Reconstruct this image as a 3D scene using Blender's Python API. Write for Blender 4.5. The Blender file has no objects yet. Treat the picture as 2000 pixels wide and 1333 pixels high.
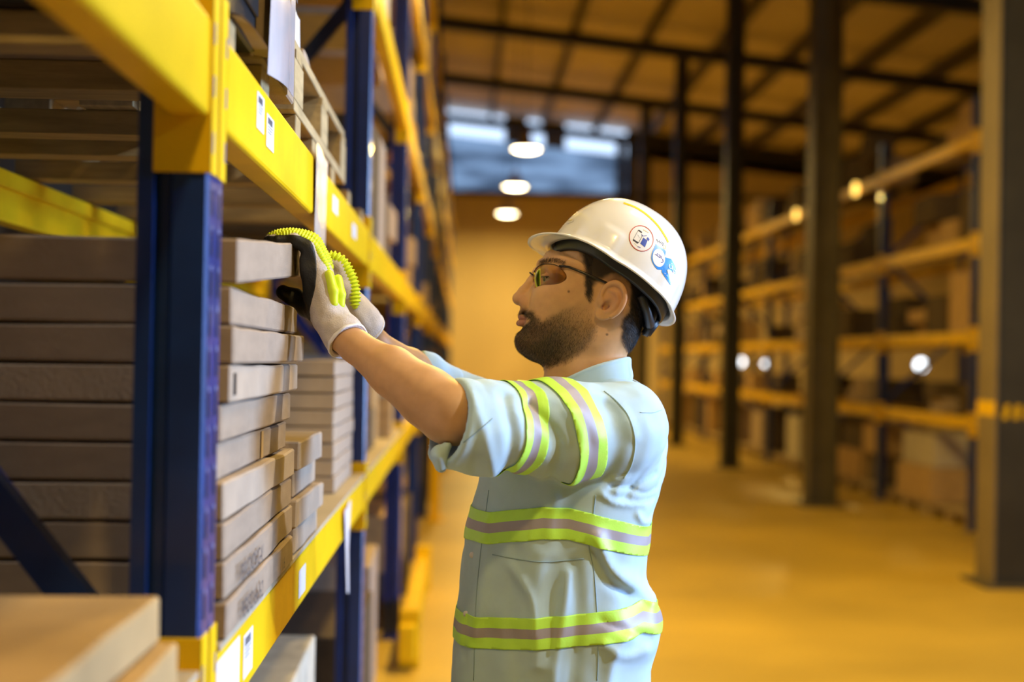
import bpy, bmesh, math, random
import numpy as np
from mathutils import Vector, Matrix, noise
from mathutils.bvhtree import BVHTree

sc = bpy.context.scene
COL = sc.collection
random.seed(7); rng = np.random.RandomState(7)

# ------------------------------------------------------------------ camera
FPX = 2778.0                       # 50 mm on a 36 mm frame, 2000 px wide
EYE = Vector((0.0, 0.0, 1.5))
yv = Vector((-95 / FPX, 1.0, -31.5 / FPX)).normalized()      # world +Y (the aisle) in camera axes (right, forward, up)
zv = Vector((0.0175, 0.0, 1.0)); zv = (zv - yv * zv.dot(yv)).normalized()
xv = yv.cross(zv)
W2C = Matrix((xv, yv, zv)).transposed()      # columns: where world x, y, z point in camera axes
C2W = W2C.transposed()
C2Wn = np.array(C2W)
cam = bpy.data.cameras.new('camera'); co = bpy.data.objects.new('camera', cam); COL.objects.link(co)
r_, f_, u_ = C2W @ Vector((1, 0, 0)), C2W @ Vector((0, 1, 0)), C2W @ Vector((0, 0, 1))
co.matrix_world = Matrix(((r_.x, u_.x, -f_.x, EYE.x), (r_.y, u_.y, -f_.y, EYE.y), (r_.z, u_.z, -f_.z, EYE.z), (0, 0, 0, 1)))
cam.sensor_width = 36; cam.lens = 50; cam.clip_start = 0.05; cam.clip_end = 200
cam.dof.use_dof = True; cam.dof.focus_distance = 2.5; cam.dof.aperture_fstop = 1.9
sc.camera = co
# ------------------------------------------------------------------ light and exposure
sc.view_settings.view_transform = 'Standard'; sc.view_settings.look = 'None'
sc.view_settings.gamma = 1; sc.view_settings.use_curve_mapping = False
sc.view_settings.exposure = 0.0
w = bpy.data.worlds.new('sky'); sc.world = w; w.use_nodes = True
bg = w.node_tree.nodes['Background']; bg.inputs[0].default_value = (0.55, 0.72, 1.0, 1); bg.inputs[1].default_value = 1.9

def light(name, kind, loc, power, color, size=0.3, aim=None, sizey=None, spot=None, blend=0.5, spread=None):
    l = bpy.data.lights.new(name, kind); l.energy = power; l.color = color
    if kind == 'AREA':
        l.size = size
        if sizey: l.shape = 'RECTANGLE'; l.size_y = sizey
        if spread: l.spread = spread
    else: l.shadow_soft_size = size
    if kind == 'SPOT': l.spot_size = spot; l.spot_blend = blend
    o = bpy.data.objects.new(name, l); COL.objects.link(o); o.location = loc
    if aim is not None: o.rotation_euler = (Vector(aim) - Vector(loc)).to_track_quat('-Z', 'Y').to_euler()
    return o
WARM = (1.0, 0.66, 0.17)
# cool light added from the right, as daylight through an unseen opening
light('cool_side_light', 'AREA', (12.8, 3.7, 2.4), 520, (0.34, 0.57, 1.0), 4.0, (0.2, 2.6, 1.3), 4.0, spread=math.radians(75))
# unseen white spot added from the right to light the worker
light('key_spot', 'SPOT', (3.0, 1.45, 3.45), 400, (0.95, 0.94, 0.90), 0.07, (0.1, 2.6, 1.35), spot=math.radians(40), blend=0.6)
LAMPS = [(0.6, -0.6), (1.6, 2.9), (0.95, 7.7), (0.95, 12.6), (0.95, 22.7), (0.95, 27.7), (0.95, 32.9),
         (7.6, 9.0), (7.6, 20.0), (7.6, 30.0)]
for i, (x, y) in enumerate(LAMPS):
    pw = 165 if y > 4 else 95
    if x > 5: pw = 12
    if y > 26: pw = 230
    if i == 0: pw = 85  # warm fill lamp added above the camera
    if i == 1: pw = 50
    if i == 2: pw = 260
    if i == 3: pw = 75
    light('lamp_light', 'AREA', (x, y, 4.79), pw, WARM, 0.36, (x, y, 0)).data.shape = 'DISK'

# ------------------------------------------------------------------ materials
def mat(name, color, rough=0.6, metal=0.0, var=0.0, scale=8.0, bump=0.0, bscale=60.0, col2=None, spec=0.5, coat=0.0, stretch=None, emit=None, estr=0.0, attr=None, sheen=0, sss=0, detail=6):
    m = bpy.data.materials.new(name); m.use_nodes = True
    nt = m.node_tree; n = nt.nodes; L = nt.links
    b = n['Principled BSDF']
    b.inputs['Base Color'].default_value = (*color, 1); b.inputs['Roughness'].default_value = rough
    b.inputs['Metallic'].default_value = metal; b.inputs['Specular IOR Level'].default_value = spec
    b.inputs['Coat Weight'].default_value = coat
    if sheen: b.inputs['Sheen Weight'].default_value = sheen
    if sss:
        b.inputs['Subsurface Weight'].default_value = sss; b.inputs['Subsurface Radius'].default_value = (0.012, 0.005, 0.003); b.inputs['Subsurface Scale'].default_value = 0.6
    tc = n.new('ShaderNodeTexCoord'); mp = n.new('ShaderNodeMapping'); L.new(tc.outputs['Object'], mp.inputs[0])
    if stretch: mp.inputs['Scale'].default_value = stretch
    base = None
    if attr:
        a = n.new('ShaderNodeAttribute'); a.attribute_name = attr; base = a.outputs['Color']
        L.new(base, b.inputs['Base Color'])
    if var or col2:
        nz = n.new('ShaderNodeTexNoise'); nz.inputs['Scale'].default_value = scale; nz.inputs['Detail'].default_value = detail
        L.new(mp.outputs[0], nz.inputs['Vector'])
        rp = n.new('ShaderNodeValToRGB'); L.new(nz.outputs['Fac'], rp.inputs[0])
        rp.color_ramp.elements[0].position = 0.34; rp.color_ramp.elements[1].position = 0.68
        if attr:
            rp.color_ramp.elements[0].color = (1 - var,) * 3 + (1,); rp.color_ramp.elements[1].color = (1, 1, 1, 1)
            mx = n.new('ShaderNodeMix'); mx.data_type = 'RGBA'; mx.blend_type = 'MULTIPLY'; mx.inputs[0].default_value = 1
            L.new(base, mx.inputs[6]); L.new(rp.outputs[0], mx.inputs[7]); L.new(mx.outputs[2], b.inputs['Base Color'])
        else:
            c2 = col2 or tuple(c * (1 - var) for c in color)
            rp.color_ramp.elements[0].color = (*c2, 1); rp.color_ramp.elements[1].color = (*color, 1)
            L.new(rp.outputs[0], b.inputs['Base Color'])
    if bump:
        nb = n.new('ShaderNodeTexNoise'); nb.inputs['Scale'].default_value = bscale; nb.inputs['Detail'].default_value = 5
        L.new(mp.outputs[0], nb.inputs['Vector'])
        bp = n.new('ShaderNodeBump'); bp.inputs['Strength'].default_value = bump; bp.inputs['Distance'].default_value = 0.01
        L.new(nb.outputs['Fac'], bp.inputs['Height']); L.new(bp.outputs[0], b.inputs['Normal'])
    if emit:
        b.inputs['Emission Color'].default_value = (*emit, 1); b.inputs['Emission Strength'].default_value = estr
    return m
M = {}
M['floor'] = mat('polished_concrete', (0.64, 0.43, 0.055), 0.42, var=0.3, scale=0.7, bump=0.02, bscale=4)
M['roof'] = mat('roof_sheet', (0.70, 0.60, 0.46), 0.7, var=0.12, scale=0.6)
M['wall'] = mat('wall_cladding', (0.74, 0.60, 0.36), 0.7, var=0.1, scale=0.5, stretch=(3, 3, 0.3))
M['darkwall'] = mat('dark_cladding', (0.10, 0.085, 0.06), 0.8, var=0.3, scale=1)
M['steel'] = mat('dark_steel', (0.055, 0.050, 0.038), 0.5, 0.2, var=0.3, scale=3, bump=0.05)
M['steel_tan'] = mat('primer_steel', (0.115, 0.095, 0.060), 0.55, 0.1, var=0.3, scale=3, bump=0.05)
M['steel_lit'] = mat('lamplit_steel', (0.24, 0.19, 0.11), 0.55, 0.1, var=0.2, scale=3)  # column flange tone with the aisle lamplight painted in
M['blue'] = mat('blue_rack_paint', (0.006, 0.034, 0.23), 0.33, var=0.35, scale=9, bump=0.05, bscale=14, coat=0.15)
M['slot'] = mat('rack_slot_edge', (0.16, 0.19, 0.42), 0.4, var=0.3, scale=20)
M['slotdark'] = mat('rack_slot', (0.002, 0.006, 0.04), 0.6)
M['yellow'] = mat('yellow_rack_paint', (0.92, 0.585, 0.006), 0.42, var=0.14, scale=7, bump=0.03, bscale=20, spec=0.22)
M['card'] = mat('cardboard', (0.37, 0.275, 0.195), 0.85, var=0.16, scale=14, bump=0.12, bscale=180, stretch=(1, 1, 3))
M['card_b'] = mat('pale_cardboard', (0.46, 0.355, 0.26), 0.85, var=0.15, scale=12, bump=0.1, bscale=150)
M['card_c'] = mat('amber_cardboard', (0.58, 0.38, 0.16), 0.85, var=0.25, scale=6, bump=0.08, bscale=90)
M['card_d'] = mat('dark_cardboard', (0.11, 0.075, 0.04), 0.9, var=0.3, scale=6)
M['card_w'] = mat('white_sacking', (0.60, 0.54, 0.42), 0.8, var=0.25, scale=9)
M['sheet'] = mat('deck_sheet', (0.50, 0.42, 0.30), 0.8, var=0.2, scale=5, stretch=(1, 6, 1))
M['wood'] = mat('pine', (0.50, 0.36, 0.17), 0.75, var=0.35, scale=7, stretch=(1, 8, 8), bump=0.1)
M['wood_y'] = mat('pine_long', (0.52, 0.39, 0.20), 0.75, var=0.3, scale=7, stretch=(8, 1, 8), bump=0.1)
M['black'] = mat('black_plastic', (0.008, 0.008, 0.010), 0.45)
M['paper'] = mat('paper', (0.80, 0.78, 0.82), 0.5, var=0.06, scale=12)
M['papergloss'] = mat('plastic_pouch', (0.74, 0.72, 0.78), 0.18, var=0.15, scale=9, coat=0.4)
M['tapeclear'] = mat('clear_packing_tape', (0.68, 0.60, 0.52), 0.2, var=0.3, scale=14, bump=0.2, bscale=30)
M['ink'] = mat('ink', (0.02, 0.02, 0.035), 0.6)
M['red'] = mat('red_wrap', (0.45, 0.04, 0.02), 0.5, var=0.2)
M['lampshade'] = mat('lamp_shade', (0.35, 0.25, 0.12), 0.4, 0.5)
M['lampglow'] = mat('lamp_diffuser', (1, 1, 1), 0.5, emit=(1.0, 0.80, 0.45), estr=26)
M['whitelamp'] = mat('white_lamp_lens', (1, 1, 1), 0.5, emit=(0.85, 0.93, 1.0), estr=5)
M['beamglint'] = mat('beam_glint', (1, 0.7, 0.2), 0.5, emit=(1.0, 0.62, 0.12), estr=3.0)  # glow painted for a lamp reflection on the beam

# ------------------------------------------------------------------ helpers
def link(name, me, parent=None):
    o = bpy.data.objects.new(name, me); COL.objects.link(o)
    if parent is not None: o.parent = parent
    return o
def tag(o, label=None, cat=None, group=None, kind=None):
    if label: o['label'] = label
    if cat: o['category'] = cat
    if group: o['group'] = group
    if kind: o['kind'] = kind
    return o
def empty(name, loc, label, cat, group=None):
    o = bpy.data.objects.new(name, None); COL.objects.link(o); o.location = loc; o.empty_display_size = 0.1
    return tag(o, label, cat, group)

class MB:
    """collects shapes, becomes ONE mesh object"""
    def __init__(s): s.v = []; s.f = []; s.m = []; s.mats = []
    def mi(s, m):
        m = M[m] if isinstance(m, str) else m
        if m not in s.mats: s.mats.append(m)
        return s.mats.index(m)
    def add(s, vs, fs, m):
        k = len(s.v); i = s.mi(m); s.v += [tuple(v) for v in vs]
        s.f += [tuple(k + a for a in f) for f in fs]; s.m += [i] * len(fs)
    def box(s, x0, x1, y0, y1, z0, z1, m, bev=0.0):
        if x1 < x0: x0, x1 = x1, x0
        if y1 < y0: y0, y1 = y1, y0
        if z1 < z0: z0, z1 = z1, z0
        if not bev:
            vs = [(x, y, z) for x in (x0, x1) for y in (y0, y1) for z in (z0, z1)]
            s.add(vs, [(0, 1, 3, 2), (4, 6, 7, 5), (0, 4, 5, 1), (2, 3, 7, 6), (0, 2, 6, 4), (1, 5, 7, 3)], m); return
        b = min(bev, (x1 - x0) / 2.1, (y1 - y0) / 2.1, (z1 - z0) / 2.1)
        bm = bmesh.new(); bmesh.ops.create_cube(bm, size=1)
        for v in bm.verts: v.co = Vector(((x0 + x1) / 2 + v.co.x * (x1 - x0), (y0 + y1) / 2 + v.co.y * (y1 - y0), (z0 + z1) / 2 + v.co.z * (z1 - z0)))
        bmesh.ops.bevel(bm, geom=bm.edges[:], offset=b, segments=2, affect='EDGES', profile=0.5)
        s.bm(bm, m)
    def bm(s, bm, m):
        bm.verts.index_update()
        s.add([v.co[:] for v in bm.verts], [[v.index for v in f.verts] for f in bm.faces], m); bm.free()
    def bar(s, a, b, wx, wy, m):
        a = Vector(a); b = Vector(b); d = (b - a).normalized()
        up = Vector((0, 1, 0)) if abs(d.y) < 0.9 else Vector((0, 0, 1))
        p = d.cross(up).normalized(); q = d.cross(p).normalized()
        vs = [c + p * sx * wx / 2 + q * sy * wy / 2 for c in (a, b) for sx, sy in ((-1, -1), (1, -1), (1, 1), (-1, 1))]
        s.add(vs, [(0, 3, 2, 1), (4, 5, 6, 7), (0, 1, 5, 4), (1, 2, 6, 5), (2, 3, 7, 6), (3, 0, 4, 7)], m)
    def prism(s, poly, z0, z1, m):
        n = len(poly); vs = [(x, y, z0) for x, y in poly] + [(x, y, z1) for x, y in poly]
        s.add(vs, [tuple(range(n))[::-1], tuple(range(n, 2 * n))] + [(i, (i + 1) % n, n + (i + 1) % n, n + i) for i in range(n)], m)
    def tube(s, pts, r, m, seg=8, cap=True):
        pts = [Vector(p) for p in pts]; n = len(pts)
        rs = r if isinstance(r, (list, tuple)) else [r] * n
        vs = []; fs = []; prev = None
        for i, p in enumerate(pts):
            d = (pts[min(i + 1, n - 1)] - pts[max(i - 1, 0)]).normalized()
            if prev is None: q = d.orthogonal().normalized()
            else: q = (prev - d * prev.dot(d)).normalized()
            prev = q; b = d.cross(q)
            vs += [p + (q * math.cos(t) + b * math.sin(t)) * rs[i] for t in [2 * math.pi * k / seg for k in range(seg)]]
        for i in range(n - 1):
            for k in range(seg): fs.append((i * seg + k, i * seg + (k + 1) % seg, (i + 1) * seg + (k + 1) % seg, (i + 1) * seg + k))
        if cap: fs += [tuple(range(seg))[::-1], tuple(range((n - 1) * seg, n * seg))]
        s.add(vs, fs, m)
    def lathe(s, prof, m, c=(0, 0, 0), seg=24):
        vs = []; fs = []
        for r, z in prof: vs += [(c[0] + r * math.cos(2 * math.pi * k / seg), c[1] + r * math.sin(2 * math.pi * k / seg), c[2] + z) for k in range(seg)]
        for i in range(len(prof) - 1):
            for k in range(seg): fs.append((i * seg + k, i * seg + (k + 1) % seg, (i + 1) * seg + (k + 1) % seg, (i + 1) * seg + k))
        s.add(vs, fs, m)
    def build(s, name, parent=None, smooth=False, loc=None, bevel=0):
        me = bpy.data.meshes.new(name); me.from_pydata(s.v, [], s.f)
        for m in s.mats: me.materials.append(m)
        me.polygons.foreach_set('material_index', s.m)
        if smooth: me.polygons.foreach_set('use_smooth', [True] * len(me.polygons))
        me.update(); o = link(name, me, parent)
        if loc is not None: o.location = loc
        if bevel:
            bv = o.modifiers.new('b', 'BEVEL'); bv.width = bevel; bv.segments = 2; bv.limit_method = 'ANGLE'
        return o
def struct(o): o['kind'] = 'structure'; return o

# ------------------------------------------------------------------ the building
def roofz(x): return 7.75 - 0.10 * x
Y0, Y1, XL, XR = -4.0, 36.0, -2.6, 13.0
b = MB(); b.box(XL, XR, Y0, Y1, -0.1, 0.0, 'floor'); struct(b.build('floor'))
b = MB()
b.add([(XL - .2, Y0 - .2, roofz(XL)), (XR + .2, Y0 - .2, roofz(XR)), (XR + .2, Y1 + .2, roofz(XR)), (XL - .2, Y1 + .2, roofz(XL)),
       (XL - .2, Y0 - .2, roofz(XL) + .08), (XR + .2, Y0 - .2, roofz(XR) + .08), (XR + .2, Y1 + .2, roofz(XR) + .08), (XL - .2, Y1 + .2, roofz(XL) + .08)],
      [(0, 3, 2, 1), (4, 5, 6, 7), (0, 1, 5, 4), (1, 2, 6, 5), (2, 3, 7, 6), (3, 0, 4, 7)], 'roof')
struct(b.build('ceiling'))
b = MB(); b.box(XL - .15, XL, Y0, Y1, 0, roofz(XL), 'darkwall'); struct(b.build('wall_left'))
b = MB()                                               # right wall; its unseen opening is placed for the added cool light
b.box(XR, XR + .15, Y0, 1.6, 0, roofz(XR), 'darkwall'); b.box(XR, XR + .15, 5.8, Y1, 0, roofz(XR), 'darkwall'); b.box(XR, XR + .15, 1.6, 5.8, 4.6, roofz(XR), 'darkwall')
struct(b.build('wall_right'))
b = MB(); b.box(XL, XR, Y0 - .15, Y0, 0, 7.4, 'darkwall')
struct(b.build('wall_back'))
# far wall: pale cladding below, a band of translucent sheets above, slots of window under the roof
TR = bpy.data.materials.new('translucent_sheet'); TR.use_nodes = True
nt = TR.node_tree; nt.nodes.clear()
o_ = nt.nodes.new('ShaderNodeOutputMaterial'); t_ = nt.nodes.new('ShaderNodeBsdfTranslucent'); d_ = nt.nodes.new('ShaderNodeBsdfDiffuse'); mx = nt.nodes.new('ShaderNodeMixShader')
wv = nt.nodes.new('ShaderNodeTexNoise'); wv.inputs['Scale'].default_value = 1.3; tc = nt.nodes.new('ShaderNodeTexCoord')
mp = nt.nodes.new('ShaderNodeMapping'); mp.inputs['Scale'].default_value = (0.5, 1, 3.0)
rp = nt.nodes.new('ShaderNodeValToRGB'); rp.color_ramp.elements[0].color = (0.10, 0.13, 0.17, 1); rp.color_ramp.elements[1].color = (0.40, 0.50, 0.60, 1)
rp.color_ramp.elements[0].position = .38; rp.color_ramp.elements[1].position = .62
nt.links.new(tc.outputs['Object'], mp.inputs[0]); nt.links.new(mp.outputs[0], wv.inputs['Vector']); nt.links.new(wv.outputs['Fac'], rp.inputs[0])
nt.links.new(rp.outputs[0], t_.inputs[0]); d_.inputs[0].default_value = (0.10, 0.12, 0.15, 1); mx.inputs[0].default_value = 0.25
nt.links.new(t_.outputs[0], mx.inputs[1]); nt.links.new(d_.outputs[0], mx.inputs[2]); nt.links.new(mx.outputs[0], o_.inputs[0])
M['trans'] = TR
b = MB()
b.box(XL, XR, Y1, Y1 + .15, 0, 5.70, 'wall'); b.box(4.15, XR, Y1, Y1 + .15, 5.70, roofz(4.15), 'wall')
struct(b.build('wall_far'))
b = MB(); n = 60; x0, x1 = XL, 4.15; vs = []; fs = []
for i in range(n * 2 + 1):
    x = x0 + (x1 - x0) * i / (n * 2); y = Y1 + .05 + (0.02 if i % 2 else -0.02)
    vs += [(x, y, 5.70), (x, y, roofz(x) - 0.65)]
for i in range(n * 2): fs.append((2 * i, 2 * i + 2, 2 * i + 3, 2 * i + 1))
b.add(vs, fs, 'trans'); struct(b.build('window_1'))
gl = bpy.data.materials.new('window_glass'); gl.use_nodes = True; nt = gl.node_tree; nt.nodes.clear()
o_ = nt.nodes.new('ShaderNodeOutputMaterial'); t_ = nt.nodes.new('ShaderNodeBsdfTransparent'); g_ = nt.nodes.new('ShaderNodeBsdfGlossy'); mx = nt.nodes.new('ShaderNodeMixShader')
g_.inputs['Roughness'].default_value = .05; mx.inputs[0].default_value = .06
nt.links.new(t_.outputs[0], mx.inputs[1]); nt.links.new(g_.outputs[0], mx.inputs[2]); nt.links.new(mx.outputs[0], o_.inputs[0])
M['glass'] = gl
wins = [(-0.75, 0.95), (1.5, 1.95), (2.5, 4.3)]
for k, (a, c) in enumerate(wins):
    wr = MB(); wr.add([(a, Y1 + .07, roofz(a) - .66), (c, Y1 + .07, roofz(c) - .66), (c, Y1 + .07, roofz(c) - .12), (a, Y1 + .07, roofz(a) - .12)], [(0, 1, 2, 3)], 'glass')
    struct(wr.build('window_%d' % (k + 2)))
b = MB()
edges = [XL] + [e for p in wins for e in p] + [XR]
for i in range(0, len(edges), 2):
    a, c = edges[i], edges[i + 1]
    b.add([(x, y, roofz(x) + dz) for y in (Y1, Y1 + .15) for x, dz in ((a, -.67), (c, -.67), (c, 0), (a, 0))],
          [(0, 1, 2, 3), (7, 6, 5, 4), (0, 4, 5, 1), (1, 5, 6, 2), (2, 6, 7, 3), (3, 7, 4, 0)], 'steel_tan')
struct(b.build('trim_1'))
b = MB(); b.box(4.05, 4.3, Y1 - .1, Y1, 0, roofz(4.2), 'steel'); b.box(XL, XR, Y1 - .06, Y1, 5.60, 5.72, 'steel_tan'); struct(b.build('trim_2'))

# rafters and purlins
rafters = [k for k in (-0.3, 4.7, 9.7, 14.8, 20.0, 25.0, 30.0, 35.0)]
nth = ['first', 'second', 'third', 'fourth', 'fifth', 'sixth', 'seventh', 'eighth', 'ninth', 'tenth', 'eleventh', 'twelfth', 'thirteenth', 'fourteenth', 'fifteenth']
for i, y in enumerate(rafters):
    b = MB()
    for dz0, dz1, hw in ((-.52, -.50, .09), (-.50, -.32, .008), (-.32, -.30, .09)):
        b.add([(x, yy, roofz(x) + dz) for x in (XL, XR) for yy in (y - hw, y + hw) for dz in (dz0, dz1)],
              [(0, 1, 3, 2), (4, 6, 7, 5), (0, 4, 5, 1), (2, 3, 7, 6), (0, 2, 6, 4), (1, 5, 7, 3)], 'steel')
    tag(b.build('roof_rafter'), 'dark steel roof rafter crossing the hall, %s back from the near end' % nth[i], 'roof beam', 'steel rafters under the roof')
k = 0; x = -2.0
while x < 12.8:
    b = MB(); b.box(x - .04, x + .04, Y0, Y1, roofz(x) - .295, roofz(x) - 0.008, 'steel_tan')
    tag(b.build('roof_purlin'), 'brown roof purlin running the length of the hall, %s from the left wall' % nth[k], 'roof beam', 'purlins under the roof sheets')
    k += 1; x += 1.3
# row of steel columns along the middle of the hall
for i, (y, wd, m_) in enumerate([(9.7, .34, 'steel_tan'), (14.9, .30, 'steel_tan'), (20.0, .24, 'steel'), (25.0, .22, 'steel'), (30.0, .22, 'steel'), (34.9, .22, 'steel')]):
    x = 3.78; top = roofz(x) - .525
    t = empty('steel_column', (x, y, 0), 'dark steel I-section column in the row, %s from the camera' % nth[i] + (', with hazard tape' if i == 0 else ''), 'column', 'row of hall columns')
    b = MB(); h = wd / 2
    b.box(-h, -h + .016, -h, h, .02, top, 'steel_lit' if i == 0 else m_, .003); b.box(h - .016, h, -h, h, .02, top, m_, .003); b.box(-h + .016, h - .016, -.006, .006, .02, top, m_)
    if i == 0:
        b.box(-h + .016, h - .016, -h + .02, -h + .03, .02, top, 'steel')  # front plate painted darker for the column's unlit side
    b.build('shaft', t)
    b = MB(); b.box(-h - .08, h + .08, -h - .08, h + .08, 0, .02, 'steel_tan'); b.build('base_plate', t)
    if i == 0:
        b = MB(); n = 8
        b.box(-h - .002, -h - .0005, -h, h, 1.16, 1.26, 'yellow')
        for q in range(n):
            a0 = -h + .016 + (2 * h - .04) * q / n; a1 = -h + .016 + (2 * h - .04) * (q + 1) / n
            yf = -h + .018
            b.add([(a0, yf, 1.14), (a1, yf, 1.14), (a1 + .02, yf, 1.24), (a0 + .02, yf, 1.24)], [(0, 1, 2, 3)], 'yellow' if q % 2 else 'black')
        tag(b.build('hazard_tape', t), 'yellow and black hazard tape')
# pendant lamps
for i, (x, y) in enumerate(LAMPS):
    if x > 5: lab = 'pendant lamp over the next aisle behind the right-hand rack, %s from the camera' % nth[i - 7]
    else: lab = ['unseen pendant lamp added above the camera', 'pendant lamp above the worker', 'pendant lamp over the aisle just past the worker', 'pendant lamp over the aisle under the third rafter',
                 'glowing pendant lamp, the highest of the three lit discs above the helmet', 'glowing pendant lamp, the middle one of the three lit discs', 'glowing pendant lamp, the lowest of the three lit discs'][i]
    t = empty('pendant_lamp', (x, y, 4.85), lab, 'lamp', 'pendant lamps over the aisle' if x < 5 else 'pendant lamps over the next aisle')
    b = MB(); b.lathe([(.03, .30), (.07, .28), (.09, .12), (.235, 0), (.24, -.015), (.225, -.012), (.08, .10)], 'lampshade'); b.build('lamp_shade', t, True)
    b = MB(); b.lathe([(.001, .03), (.17, .02), (.232, .0), (.14, -.035), (.001, -.045)], 'lampglow'); b.build('bulb', t, True)
    b = MB(); b.tube([(0, 0, .29), (0, 0, roofz(x) - 4.85)], .008, 'black', 6); b.build('cord', t)

# ------------------------------------------------------------------ pallet racks
LV = [(1.0, 1.107), (1.79, 1.91), (2.70, 2.82), (3.66, 3.78), (4.62, 4.74)]      # bottom and top of the beams at each level
def build_post(z1, slots=True):
    s = MB()
    pl = [(0, -.046), (-.004, -.05), (-.044, -.05), (-.050, -.036), (-.062, -.036), (-.066, -.054), (-.086, -.054), (-.086, .054), (-.066, .054), (-.062, .036), (-.050, .036), (-.044, .05), (-.004, .05), (0, .046)]
    s.prism(pl, 0.01, z1, 'blue')
    s.box(-.10, .03, -.07, .07, 0, .01, 'blue')
    if slots:
        z = .12
        while z < z1 - .1:
            for yy in (-.028, .022):
                s.add([(.0012, yy - .007, z), (.0012, yy + .007, z), (.0012, yy + .004, z + .032), (.0012, yy - .004, z + .032)], [(0, 1, 2, 3)], 'slotdark')
                s.add([(.0014, yy - .007, z + .032), (.0014, yy + .007, z + .032), (.0014, yy + .007, z + .038), (.0014, yy - .007, z + .038)], [(0, 1, 2, 3)], 'slot')
            z += .05
    return s
def rack_row(name, label, Xf, side, ys, depth, z1, levels, near_detail=False):
    """Xf: aisle face. side=-1: the rack goes towards -x from the face."""
    root = empty(name, (Xf, ys[0], 0), label, 'pallet rack')
    pm = build_post(z1)
    first = None
    for i, y in enumerate(ys):
        for back in (0, 1):
            if first is None:
                first = pm.build('upright_post', root); o = first
            else:
                o = first.copy(); COL.objects.link(o)
            sx = side if not back else -side
            # post profile runs towards -x from its face; mirror by scale for the other direction
            o.location = (0 if not back else side * depth, y - ys[0], 0)
            o.rotation_euler = (0, 0, 0 if (sx == -1) else math.pi)
            if back: o.rotation_euler = (0, 0, math.pi if side == -1 else 0)
        br = MB(); zz = .27; k = 0
        while zz + .8 < z1:
            a = (side * .07, -0.0, zz + .8 if k % 2 == 0 else zz); c = (side * (depth - .07), 0.0, zz if k % 2 == 0 else zz + .8)
            br2 = MB(); br2.bar(a, c, .045, .03, 'blue'); ob = br2.build('brace', root); ob.location = (0, y - ys[0], 0)
            zz += .8; k += 1
    beams = {}
    for i in range(len(ys) - 1):
        ln = ys[i + 1] - ys[i]
        for li, (zb, zt) in enumerate(levels):
            for back in (0, 1):
                key = (round(ln, 3), li, back)
                if key not in beams:
                    s = MB(); x0 = 0.0; x1 = side * .05
                    if back: x0, x1 = side * depth, side * (depth - .05)
                    s.box(x0, x1, .056, ln - .056, zb, zt, 'yellow', .006)
                    s.box((x0 + x1) / 2, x1 + (x1 - x0) * .25, .056, ln - .056, zt - .045, zt - .006, 'yellow', .004)
                    es = []
                    for q in (0, 1):
                        e = MB(); es.append(e)
                        y0 = .0505 if q == 0 else ln - .0505; sg = 1 if q == 0 else -1
                        e.box(x0 - side * .003 * (1 if not back else -1), x1 + (x1 - x0) * .35, y0, y0 + sg * .005, zb - .07, zt + .045, 'yellow', .001)
                        e.box(x0 - side * .003 * (1 if not back else -1), x0 + side * .0 , y0 - sg * .042, y0 + sg * .005, zb - .07, zt + .045, 'yellow', .001) if True else None
                        for zq in (zb - .045, zb + .025, zb + .09):
                            xq = x0 - side * .0036 * (1 if not back else -1)
                            e.add([(xq, y0 - sg * .012, zq), (xq, y0 - sg * .004, zq), (xq, y0 - sg * .004, zq + .026), (xq, y0 - sg * .012, zq + .026)], [(0, 1, 2, 3)], 'slot')
                    ob = s.build('shelf_beam', root); oe = [e.build('end_connector', ob) for e in es]; beams[key] = (ob, oe)
                else:
                    ob = beams[key][0].copy(); COL.objects.link(ob); 
                    for e0 in beams[key][1]:
                        oe = e0.copy(); COL.objects.link(oe); oe.parent = ob
                ob.location = (0, ys[i] - ys[0], 0)
    return root
LX = -0.315
LY = [-1.10, 1.80] + [4.70 + 2.9 * k for k in range(11)]
rack_row('pallet_rack', 'blue and yellow pallet rack on the near side of the aisle, close to the worker', LX, -1, LY, .78, 5.6, LV)
RX = 4.60
RY = [9.85 + 2.9 * k for k in range(9)]
RL = [(.92, 1.03), (1.70, 1.81), (2.56, 2.67), (3.50, 3.61)]
rack_row('pallet_rack', 'long blue and yellow pallet rack across the aisle, behind the row of columns', RX, 1, RY, 1.0, 3.95, RL)

# ------------------------------------------------------------------ cartons and loads
def carton_mesh(L_, Dp, H, m, wob=0.0015, seg=10, tape=False):
    bm = bmesh.new(); bmesh.ops.create_cube(bm, size=1)
    for v in bm.verts: v.co = Vector((v.co.x * Dp, v.co.y * L_, (v.co.z + .5) * H))
    bmesh.ops.bevel(bm, geom=bm.edges[:], offset=min(.003, H / 5), segments=1, affect='EDGES')
    if wob:
        bmesh.ops.subdivide_edges(bm, edges=[e for e in bm.edges if e.calc_length() > .3 * L_], cuts=seg, use_grid_fill=True)
        sd = random.random() * 50
        for v in bm.verts:
            n_ = noise.noise(Vector((v.co.x * 5 + sd, v.co.y * 7, v.co.z * 4)))
            v.co.x += n_ * wob * 2.0
            if v.co.z > H * .5: v.co.z += (noise.noise(Vector((sd, v.co.y * 6, v.co.x * 4))) - .35) * wob * 2
            else: v.co.z = max(0, v.co.z)
    return bm
def carton(name, x0, x1, y0, y1, z0, h, m, label, group, rotz=0, wob=.0015, cat='carton'):
    bm = carton_mesh(abs(y1 - y0), abs(x1 - x0), h, m, wob); s = MB(); s.bm(bm, m)
    o = s.build(name); o.location = ((x0 + x1) / 2, (y0 + y1) / 2, z0); o.rotation_euler = (0, 0, rotz)
    return tag(o, label, cat, group)

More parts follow.
